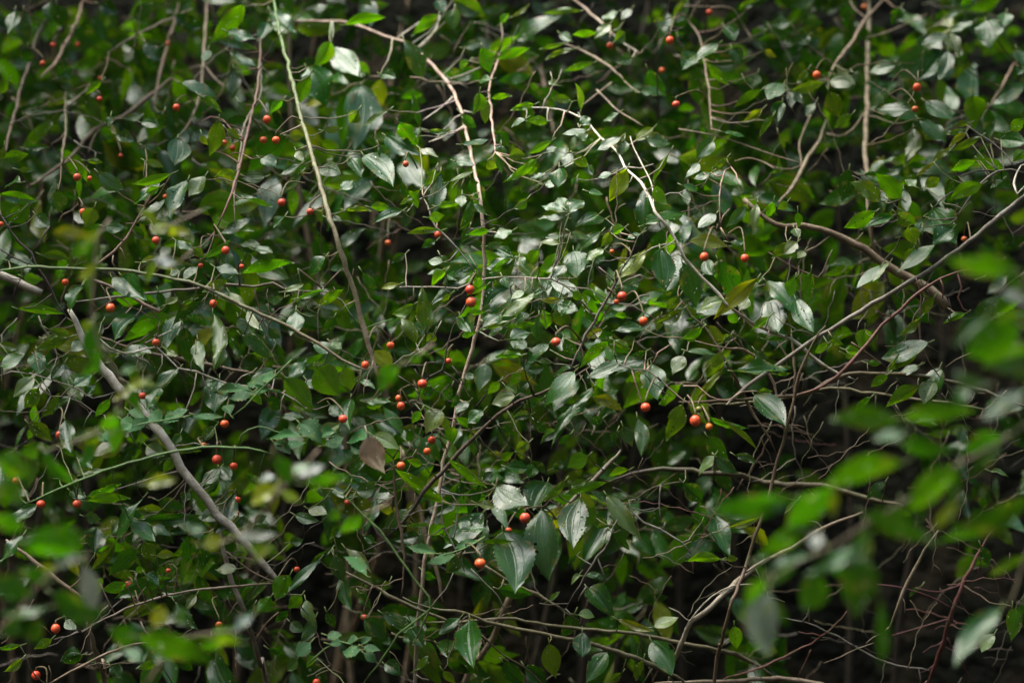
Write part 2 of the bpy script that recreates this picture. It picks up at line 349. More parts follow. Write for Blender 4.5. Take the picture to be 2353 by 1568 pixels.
branch('arched_branch', 'B3 -30,1200 180,1200 400,1185 600,1165 780,1160 900,1120 1000,1060 1150,1010 1300,1000 1500,1010 1800,1050 2000,1100 2160,1160 2400,1250', 4.0, 5.4, 'brown',
       'brown branch arching rightward from the V fork of the upright stem', 'branch', -.03, 'olive', ('B3 1460,1020 1480,1050 1510,1075', 'B3 890,1140 860,1190 830,1230'), .4)
branch('olive_branch', 'B3 180,1225 480,1200 780,1165 1000,1110 1300,1140 1500,1170 1830,1210 2100,1260', 3.0, 4.2, 'olive',
       'straight olive branch lying just under the arched brown branch at right', 'branch', .03, 'olive', ('B3 1330,1140 1325,1260', 'B3 1460,1210 1510,1300'), .4)
branch('low_branch', 'C2 20,800 200,890 320,960 430,1020 600,1090 760,1150 900,1200 1000,1240', 5.2, 3.0, 'olive', 'olive brown branch low at the centre, upper of a crossing pair', 'branch', .02, 'olive', (), .4)
branch('long_low_branch', 'C2 420,975 600,1045 860,1085 1000,1150 1200,1190 1400,1230 1700,1290 1900,1350 2100,1420 2350,1550 C3 60,1640', 3.4, 6.5, 'olive',
       'long olive branch running down to the bottom edge right of centre', 'branch', .0, 'olive', ('C2 2140,1470 2080,1568', 'C2 970,1240 1110,1370 1280,1470 1400,1590'), .4)
branch('level_branch', 'C2 580,1150 800,1145 1130,1125 1400,1165 1600,1190 1900,1215 2100,1240 2350,1290 C3 240,1340 400,1385 520,1450 640,1535', 3.0, 5.4, 'olive',
       'olive branch nearly level across the bottom, bending down at its right end', 'branch', .05, 'olive', (), .4)
branch('bottom_branch', 'C3 -200,1570 0,1562 300,1556 650,1535 800,1548 950,1580 1200,1640', 4.5, 6.5, 'tan', 'thick tan branch along the very bottom edge at right', 'branch', .03, 'tan', (), .1)
branch('upright_twig', 'C2 355,20 370,280 400,450 430,700 425,900 410,970', 4.0, 3.4, 'brown', 'dark upright twig rising from the crossing pair of low branches', 'twig', -.05, 'brown', ('C2 370,280 320,240 280,200', 'C2 360,270 345,320 355,380'), .5)
branch('green_stalk', 'C2 -60,230 0,270 200,450 400,700 500,850 615,1040 400,1230 250,1440 130,1600', 2.2, 2.6, 'green', 'slender bright green stalk bent sharply into a V near the bottom', 'stalk', -.12, 'green', (), 0, .03)
branch('branch_stump', 'B1 -60,310 0,330 120,370 200,420 285,452', 11, 9, 'pale', 'thick pale broken branch end jutting in at the left edge', 'branch', .1, 'pale', (), .1)
branch('mottled_branch', 'B1 475,560 520,640 560,740 620,850 700,970 800,1080 870,1160 960,1240 1030,1330 1100,1410 1190,1540 C1 1250,90 1350,210 1430,310 1490,410 1590,500 1700,620 1800,730 1900,850 2000,960', 11.5, 9, 'white',
       'thick pale mottled branch slanting down through the left half', 'branch', -.03, 'grey', ('C1 1230,110 1100,140 980,180 780,240',), .25, .07)
branch('lichen_branch', 'C1 1480,420 1520,550 1550,700 1600,880 1680,1060 1740,1250 1800,1450 1840,1590', 6, 7, 'grey', 'greyish lichened stem dropping from the mottled branch to the bottom edge', 'stem', .08, 'tan', ('C1 1760,1270 1840,1150 1920,1080',), .3, .08, True)
branch('brown_branch', 'C1 40,580 100,630 250,740 400,860 560,980 650,1050', 6, 6.5, 'tan', 'brown stem slanting down behind blurred leaves at the left edge', 'stem', .02, 'tan', (), .2)
branch('tan_branch', 'C1 600,1150 650,1320 700,1480 730,1600', 7, 7.5, 'tan', 'short tan stem standing at the bottom left beneath blurred leaves', 'stem', .05, 'tan', (), .2, .07, True)
branch('straight_twig', 'C1 320,1580 560,1450 850,1320 1050,1285 1300,1240', 3.2, 2.2, 'tan', 'straight tan twig climbing rightward from the bottom left edge', 'twig', .0, 'tan', (), .3)
branch('crossing_twig', 'C1 560,1220 790,1090 1000,1010 1150,965 1400,920 1650,900 1890,880', 2.6, 3.2, 'grey', 'long grey twig crossing the lower left above the straight tan twig', 'twig', .0, 'tan', ('C1 790,1090 740,990 690,880', 'C1 1880,870 1720,790 1560,660'), .4)
branch('drooping_twig', 'C1 1040,1310 1090,1410 1150,1500 1200,1590', 2.8, 3, 'grey', 'short grey twig leaning down to the bottom edge left of the lichened stem', 'twig', -.05, 'grey', (), .2)
branch('arching_vine', 'B1 -40,310 0,300 200,275 500,280 800,290 1000,315 1200,350 1400,405 1600,500 1800,600 2000,690 2200,800 2353,910 B2 180,985', 3.6, 4.2, 'green', 'smooth vine arching from the left edge toward the centre, green turning tan', 'vine', -.07, 'tan',
       ('B1 1420,405 1480,430', 'B1 800,285 775,240 780,190'), .25)
branch('runner', 'C1 180,330 480,200 800,80 1130,-10 B1 1300,1525 1500,1508 1700,1522 1860,1556', 2.8, 3.4, 'green', 'bright green runner bowed across the left below the serrated teal leaves', 'vine', -.1, 'green', (), .1, .04)
branch('cross_branch', 'B1 520,510 700,490 850,470 1050,450 1200,430 1350,420 1570,390 1750,405 1880,380 1960,415 2100,440 2353,445', 3.4, 2.8, 'grey', 'level grey brown branch passing behind the smooth arching vine', 'branch', .06, 'brown', ('B1 1750,420 1780,530 1830,690', 'B1 1560,395 1530,430 1500,460', 'B1 2220,420 2140,350 2050,280', 'B1 2230,420 2290,350 2350,290', 'B1 820,470 730,530 650,580'), .4)
branch('broken_twig', 'B1 600,350 750,400 900,470 1000,530 1100,578', 3.6, 4.6, 'brown', 'brown twig with a pale snapped end beneath the shining left leaf', 'twig', .0, 'pink', (), .2)
branch('dark_twig', 'A1 0,1470 60,1568 B1 70,20 130,110 220,170 250,270 310,340 350,420 400,530 460,615', 3.2, 3.6, 'dark', 'dark brown twig slanting down from the left edge with a side fork', 'twig', -.06, 'dark', ('B1 345,-10 270,100 225,170', 'B1 -10,140 100,210 240,265'), .2)
branch('curved_branch', 'A1 1000,1420 910,1568 B1 870,60 790,160 670,240 560,310', 3.6, 4.2, 'pink', 'pinkish curved stem sweeping down left between yellowish blurred leaves', 'stem', .05, 'pink', (), .2)
branch('hanging_branch', 'A1 1795,270 1785,500 1760,700 1720,850 1690,980 1650,1150 1600,1330 1540,1480 1485,1590', 2.6, 3.6, 'brown', 'reddish brown hanging stem curving down left with a bare tip', 'stem', .0, 'red', ('A1 1690,960 1600,900 1540,830 1450,805 1390,840', 'A1 1690,965 1600,950 1530,955', 'A1 1655,1130 1580,1080 1500,1045'), .3)
branch('slim_branch', 'A1 1790,330 1795,640 1700,820 1660,1000 1640,1150 1615,1350 1620,1568', 2.0, 2.6, 'grey', 'slim grey stem hanging beside the reddish brown hanging stem', 'stem', .03, 'olive', (), .3)
branch('upper_branch', 'A1 1430,-20 1415,200 1400,430 1380,650 1320,820', 3.0, 3.0, 'tan', 'straight tan stem hanging from the top edge left of the long vine', 'stem', .16, 'tan', ('A1 1550,600 1470,530 1400,450 1290,480',), .3)
branch('slanting_twig', 'A1 1330,60 1210,110 950,240 750,360', 2.8, 2.6, 'tan', 'tan twig slanting down left in the blurred upper left', 'twig', .1, 'tan', (), .3)
branch('pink_branch', 'A1 590,-30 570,0 540,120 490,230 400,400 280,540', 3.2, 4, 'pink', 'blurred pinkish stem leaning left at the upper left corner', 'stem', .16, 'pink', (), .2)
branch('dim_branch', 'A1 1180,540 1000,690 850,800 650,900 520,1050 400,1150 180,1300', 5, 4, 'brown', 'dim brown branch slanting down left through the upper left shade', 'branch', .2, 'brown', ('A1 700,870 640,960 610,1050',), .3)
branch('shaded_branch', 'A1 1230,20 1200,170 1150,330 1090,560 1060,740', 3.4, 3.6, 'brown', 'shaded brown upright stem near the small dark red berry at the upper left', 'stem', .2, 'brown', (), .2)
branch('twisted_branch', 'A1 455,620 450,720 458,850 440,1000 422,1140', 3.2, 3.2, 'olive', 'twisted pale olive stem hanging in the upper left shade', 'stem', .12, 'tan', ('A1 455,740 560,650 690,570 770,560',), .2)
branch('left_branch', 'A1 330,110 250,270 210,420 160,560 120,720 70,900 30,1060', 3.6, 4.4, 'dark', 'dark stem leaning along the left edge of the upper shade', 'stem', .14, 'brown', ('A1 330,0 210,60 110,110',), .3)
branch('top_twig', 'A2 1560,-20 1590,0 1680,60 1800,170 1960,310 2060,370', 2.6, 2.8, 'pink', 'thin pinkish twig slanting down from the top edge to the pink tinged curled leaf', 'twig', .05, 'pale', (), .2)
branch('leafy_shoot', 'A2 1530,295 1700,370 1850,460 1950,560', 2.8, 3.0, 'tan', 'tan leafy shoot parallel to and below the thin pinkish top twig', 'shoot', .05, 'tan', ('A2 1760,620 1820,680 1900,760 2000,820 2080,870', 'A2 1860,570 1770,640 1670,720'), .2)
branch('dim_branch', 'A2 1310,250 1370,450 1400,600 1430,750 1465,920', 6, 5, 'brown', 'blurred brown stem standing in the dark gap at top centre', 'stem', .3, 'brown', (), .1)
branch('back_branch', 'A2 970,-20 1000,200 1020,340 1030,500', 5, 5, 'dark', 'blurred dark stem hanging from the top edge above the dark gap', 'stem', .3, 'brown', (), .1)
branch('red_shoot', 'A2 1105,290 1070,440 1020,600 1040,850 1060,1050', 2.2, 3.0, 'pink', 'slender upright leafy shoot right of the pinkish arching stem', 'shoot', .0, 'pink', (), .2)
branch('tall_branch', 'A3 1285,-20 1275,300 1270,500 1270,700 1255,1000 1270,1200 1285,1500 B3 1310,130 1370,220', 5.4, 6.4, 'olive', 'tall straight upright stem at upper right standing on the thick cut branch', 'stem', .16, 'tan', (), .1, .04)
branch('cut_branch', 'A3 420,1370 560,1500 700,1560 B3 820,-15 950,10 1100,70 1250,140 1350,220 1480,310 1600,370 1700,430 1780,500 1818,548', 5, 12, 'brown', 'thick brown branch at right ending in a cut stub', 'branch', .05, 'tan', ('B3 1020,50 920,130 800,180',), .1)
branch('crooked_branch', 'A3 1390,-10 1270,130 1150,310 1050,450 1005,540', 5, 3.5, 'brown', 'crooked brown stem crossing the tall upright stem near the top', 'stem', .08, 'tan', ('A3 1270,130 1180,60 1150,0', 'A3 1270,260 1400,225 1550,160 1680,100'), .5)
branch('leaning_branch', 'A3 985,820 950,950 850,1110 780,1250 660,1400', 4, 6, 'olive', 'pale leaning stem left of the tall upright stem', 'stem', .14, 'tan', ('A3 990,920 1080,940 1170,890 1245,780', 'A3 880,790 820,930 800,1010 810,1140 680,1165 540,1110'), .5)
branch('dry_twig', 'A3 260,1568 255,1350 290,1170 330,1145 370,1200 385,1270 410,1310', 2.4, 1.6, 'brown', 'dry brown twig standing up with a crooked broken tip', 'twig', -.03, 'pink', (), .2)
branch('corner_branch', 'A3 2370,350 2290,430 2200,600 2110,740', 3.6, 4.2, 'brown', 'short brown stem leaning near the right edge at the top', 'stem', .12, 'brown', (), .3)
branch('grey_shoot', 'A3 2351,1190 2260,1165 2170,1175 2090,1230 2020,1300 1960,1380 1890,1500', 2.8, 2.0, 'grey', 'curved grey shoot reaching left above the large perforated leaf', 'shoot', -.04, 'dark', ('A3 2020,1305 1890,1310 1800,1360 1730,1430', 'A3 2150,1180 2040,1175 1910,1215', 'A3 1950,860 2050,930 2130,980 2220,1060 2270,1130'), .4)
branch('looped_twig', 'A3 2390,1120 2330,1150 2290,1230 2300,1340 2351,1280 2390,1240', 3, 3, 'white', 'pale looped twig at the right edge', 'twig', -.05, 'pale', (), .1)
branch('berry_twig', 'B2 2100,0 2040,70 1990,200 1930,290 1890,380 1820,500 1770,580 1740,650 1680,740 1620,870 1580,970', 2.4, 4.2, 'dark', 'forked grey twig among the berries right of centre', 'twig', -.04, 'grey',
       ('B2 1895,405 1970,360 2060,325 2090,340 2050,370', 'B2 1890,380 1830,320 1770,270', 'B2 1740,630 1690,540 1640,480', 'B2 1780,525 1990,530 2080,580 2170,630', 'B2 1995,525 2060,470 2120,465'), .5)
branch('diagonal_branch', 'B2 1720,955 1500,1080 1380,1140 1230,1190 1080,1290 980,1380 900,1450 800,1560 C2 640,170 560,260 450,430 310,560', 3.4, 5.6, 'brown', 'brown branch descending diagonally left through the lower centre', 'branch', .0, 'dark', ('B2 930,1230 980,1170 1000,1140', 'C2 300,590 120,680'), .5)
branch('fine_twig', 'B2 400,410 550,405 800,415 1000,350 1200,340 1440,355 1560,410 1700,420 1820,490', 1.8, 2.2, 'pale', 'fine pale twig lying level among the sharp centre leaves', 'twig', -.02, 'grey', ('B2 980,350 930,270 880,190', 'B2 1440,355 1540,400 1600,450'), .5)
branch('whitish_twig', 'A2 470,1440 560,1360 650,1568 B2 690,30 800,150 880,250 930,330', 2.2, 2.6, 'pale', 'whitish twig slanting down right above the pair of stacked berries', 'twig', -.02, 'grey', (), .3)
branch('bent_twig', 'B2 860,520 800,620 740,760 690,980 610,1020 540,1100 520,1200 430,1280', 2.0, 2.8, 'dark', 'dark bent twig hanging from the pair of stacked berries', 'twig', -.04, 'dark', ('B2 700,990 830,1080 880,1160 930,1250', 'B2 530,1110 450,1060 390,1020', 'B2 760,950 810,1010 840,1080'), .3)
branch('pale_twig', 'B2 690,640 640,740 560,850 500,880 440,960', 2.0, 3.0, 'pale', 'pale twig fork left of the dark bent twig', 'twig', -.03, 'pale', ('B2 500,880 540,790 590,720',), .3)
branch('crooked_twig', 'C2 1900,440 1840,580 1760,700 1680,830 1600,950 1540,1065', 2.8, 2.0, 'grey', 'crooked grey twig hanging lower right of centre in front of the dark hollow', 'twig', -.02, 'grey', ('C2 1760,700 1800,800 1820,880', 'C2 1540,1065 1450,1020 1400,980', 'C2 1690,900 1650,960 1630,1000'), .5)
branch('hooked_twig', 'C2 2050,300 1980,310 2000,380 2080,460 2200,510 2350,600 C3 60,680', 2.8, 3.2, 'pale', 'pale hooked twig curling over beside the dark hollow', 'twig', -.02, 'grey', ('C2 2220,510 2230,460', 'C2 2200,200 2190,330 2200,450'), .4)
branch('rising_branch', 'C2 1930,-40 1900,0 1730,180 1600,300 1480,440', 6, 6.5, 'grey', 'stout grey stem rising right behind the yellowing serrated leaf', 'stem', .08, 'grey', (), .2)
branch('spotted_branch', 'C2 1330,700 1220,870 1130,1050 1050,1250 950,1400 840,1590', 7, 8, 'tan', 'mottled stem leaning left down to the bottom edge under the two largest leaves', 'stem', .14, 'grey', (), .2, .09, True)
branch('brown_branch', 'C2 980,755 1120,850 1280,930 1420,1000 1540,1075 1620,1130', 5.4, 4.4, 'olive', 'short brown branch running down right from the low centre berry', 'branch', .06, 'olive', (), .3)
branch('shadow_branch', 'C2 1850,180 2000,130 2150,100 2350,95 C3 130,120 350,130 500,170 640,195 940,212 1100,250 1280,300 1520,345', 5, 7.5, 'dark', 'dark level branch crossing behind the upright forked stem', 'branch', .1, 'olive', ('C2 2351,90 2200,200 2100,300', 'C2 2351,180 2150,220 2000,320'), .3)
branch('inner_branch', 'C2 420,-40 430,0 470,200 540,380 590,600 660,800 700,1010', 6, 5, 'tan', 'tan stem leaning right behind the dark upright twig', 'stem', .12, 'tan', (), .2)
branch('purple_branch', 'C3 2160,480 2100,560 1950,850 1850,1080 1800,1280 1740,1430 1690,1590', 4, 5.5, 'red', 'reddish brown upright stem at the lower right with many fine side twigs', 'stem', .06, 'purple', ('C3 1340,890 1500,910 1700,970 1850,1050', 'C3 1820,1260 1900,1400 2000,1568', 'C3 1940,880 1760,940 1600,910', 'C3 1850,1120 1650,1180 1440,1240'), .9)
branch('bowed_branch', 'C3 1760,515 1660,650 1600,780 1550,870 1480,1040 1410,1210', 3.6, 4.4, 'olive', 'bowed tan stem hanging from the yellowish blurred leaf at lower right', 'stem', .0, 'tan', (), .4)
branch('red_twig', 'C3 1130,1070 1000,1210 880,1300 700,1390 500,1470 280,1540', 2.2, 2.8, 'red', 'thin red twig curving up right across the dark lower right', 'twig', .02, 'red', ('C3 880,1340 840,1430 790,1530',), .4)
branch('grey_twig', 'C3 660,1110 850,1150 1000,1210 1210,1330 1400,1420 1700,1480', 2.2, 2.4, 'grey', 'thin grey twig crossing over the thin red twig', 'twig', .02, 'grey', ('C3 870,1140 870,1050 880,1000',), .5)
branch('pointed_twig', 'C3 1315,1290 1200,1330 1080,1390 970,1430', 2.2, 2.6, 'tan', 'short tan twig pointing right near the bottom right', 'twig', .0, 'tan', (), .2)
branch('peeling_branch', 'C3 1240,390 1080,450 930,520 750,640 560,730 430,820 300,940 150,1080 60,1150 0,1260 C2 2290,1420 2250,1568', 5.5, 6, 'tan', 'pale peeling branch crossing behind the upright forked stem toward the bottom', 'branch', .04, 'pale', ('C3 490,890 340,900 200,970 100,1070 20,1180',), .3)
branch('dry_branch', 'B3 740,690 760,800 770,1000 760,1130', 4, 5, 'tan', 'tan upright stick just left of the V fork', 'stick', .08, 'tan', ('B3 580,640 660,800 740,920',), .3)
branch('slender_branch', 'B3 -30,480 60,600 150,680 250,840 330,980 420,1160 500,1310 600,1450 650,1568', 3.2, 4.0, 'olive', 'slender olive stem slanting down to the foot of the upright forked stem', 'stem', .0, 'brown', (), .4)
branch('curved_twig', 'B3 0,760 130,790 300,830 440,850 520,900 600,1010 650,1150 690,1300 700,1420', 2.6, 3.6, 'tan', 'tan twig curving over and dropping beside the upright forked stem', 'twig', -.02, 'pink', ('B3 660,1160 620,1190 560,1230',), .3)
branch('thin_branch', 'B3 590,170 700,240 850,310 930,350 1000,220 1030,150', 2.2, 2.2, 'brown', 'thin brown branch in the dark hollow beneath the thick cut branch', 'twig', .04, 'brown', ('B3 780,350 800,260',), .4)
branch('left_twig', 'B1 350,1160 450,1160 560,1200 640,1260 720,1290', 1.8, 2.2, 'grey', 'slim grey twig left of the mottled branch', 'twig', -.02, 'grey', ('B1 200,1000 390,1060 540,1110 640,1175 800,1130', 'B1 0,1020 80,990 200,1010'), .4)
branch('jointed_twig', 'B1 670,750 760,830 860,860 B1 1070,830 1150,890 1230,970 1350,990 1550,1070 1750,1100 1950,1140 2100,1240', 2.0, 2.4, 'pale', 'thin jointed twig running level right of the mottled branch', 'twig', -.04, 'pale', ('B1 1000,795 1080,755 1180,710', 'B1 1355,990 1340,1100 1280,1260'), .4)
branch('back_branch', 'B1 650,740 760,785 1020,860 1180,890 1500,955 1760,1005', 4.5, 4.5, 'brown', 'brown branch passing level behind the thin jointed twig', 'branch', .09, 'tan', ('B1 1300,800 1420,920 1520,1040',), .3)
branch('berry_spray', 'B2 1900,930 2000,970 2110,980 2190,1040 2280,1130 2353,1190 B3 30,1200 100,1280 170,1340', 2.2, 1.8, 'grey', 'thin zigzag twig carrying a bright berry and a smaller orange one', 'twig', -.06, 'pink',
       ('B2 2000,980 2030,1080 2060,1170 2075,1240', 'B2 2150,930 2180,860 2260,810', 'B3 0,1090 100,1090 180,1160 300,1190 410,1130 510,1125', 'B3 30,1150 70,1210'), .4)
branch('lower_twig', 'C2 690,230 700,490 760,600 810,700 850,800', 2.6, 2.4, 'grey', 'curved grey twig hooked over beside the low centre berry', 'twig', -.03, 'grey', ('C2 690,260 760,270 800,330 795,450 775,570', 'C2 890,780 1000,890 1080,970 1140,1105', 'C2 520,1260 620,1040 720,920 770,810'), .5)
branch('top_right_twig', 'A3 0,95 60,170 130,310 190,720 195,890', 2.4, 2.4, 'brown', 'thin brown twig hanging down in the upper right shade', 'twig', .06, 'tan', ('A3 -30,890 200,930 400,990 600,1060 800,1120', 'A3 0,40 200,50 340,60 430,200 480,270', 'A3 360,1110 460,1090 560,1120 640,1170'), .6)
branch('right_twig', 'B3 1600,330 1640,480 1630,680 1650,830 1700,930 1770,1030', 2.6, 3, 'brown', 'dark drooping twig hanging from the straight grey stem at right', 'twig', -.04, 'brown', ('B3 1160,790 1280,870 1410,970', 'B3 1990,860 1880,910 1810,960', 'B3 2351,310 2240,390 2180,450'), .5)

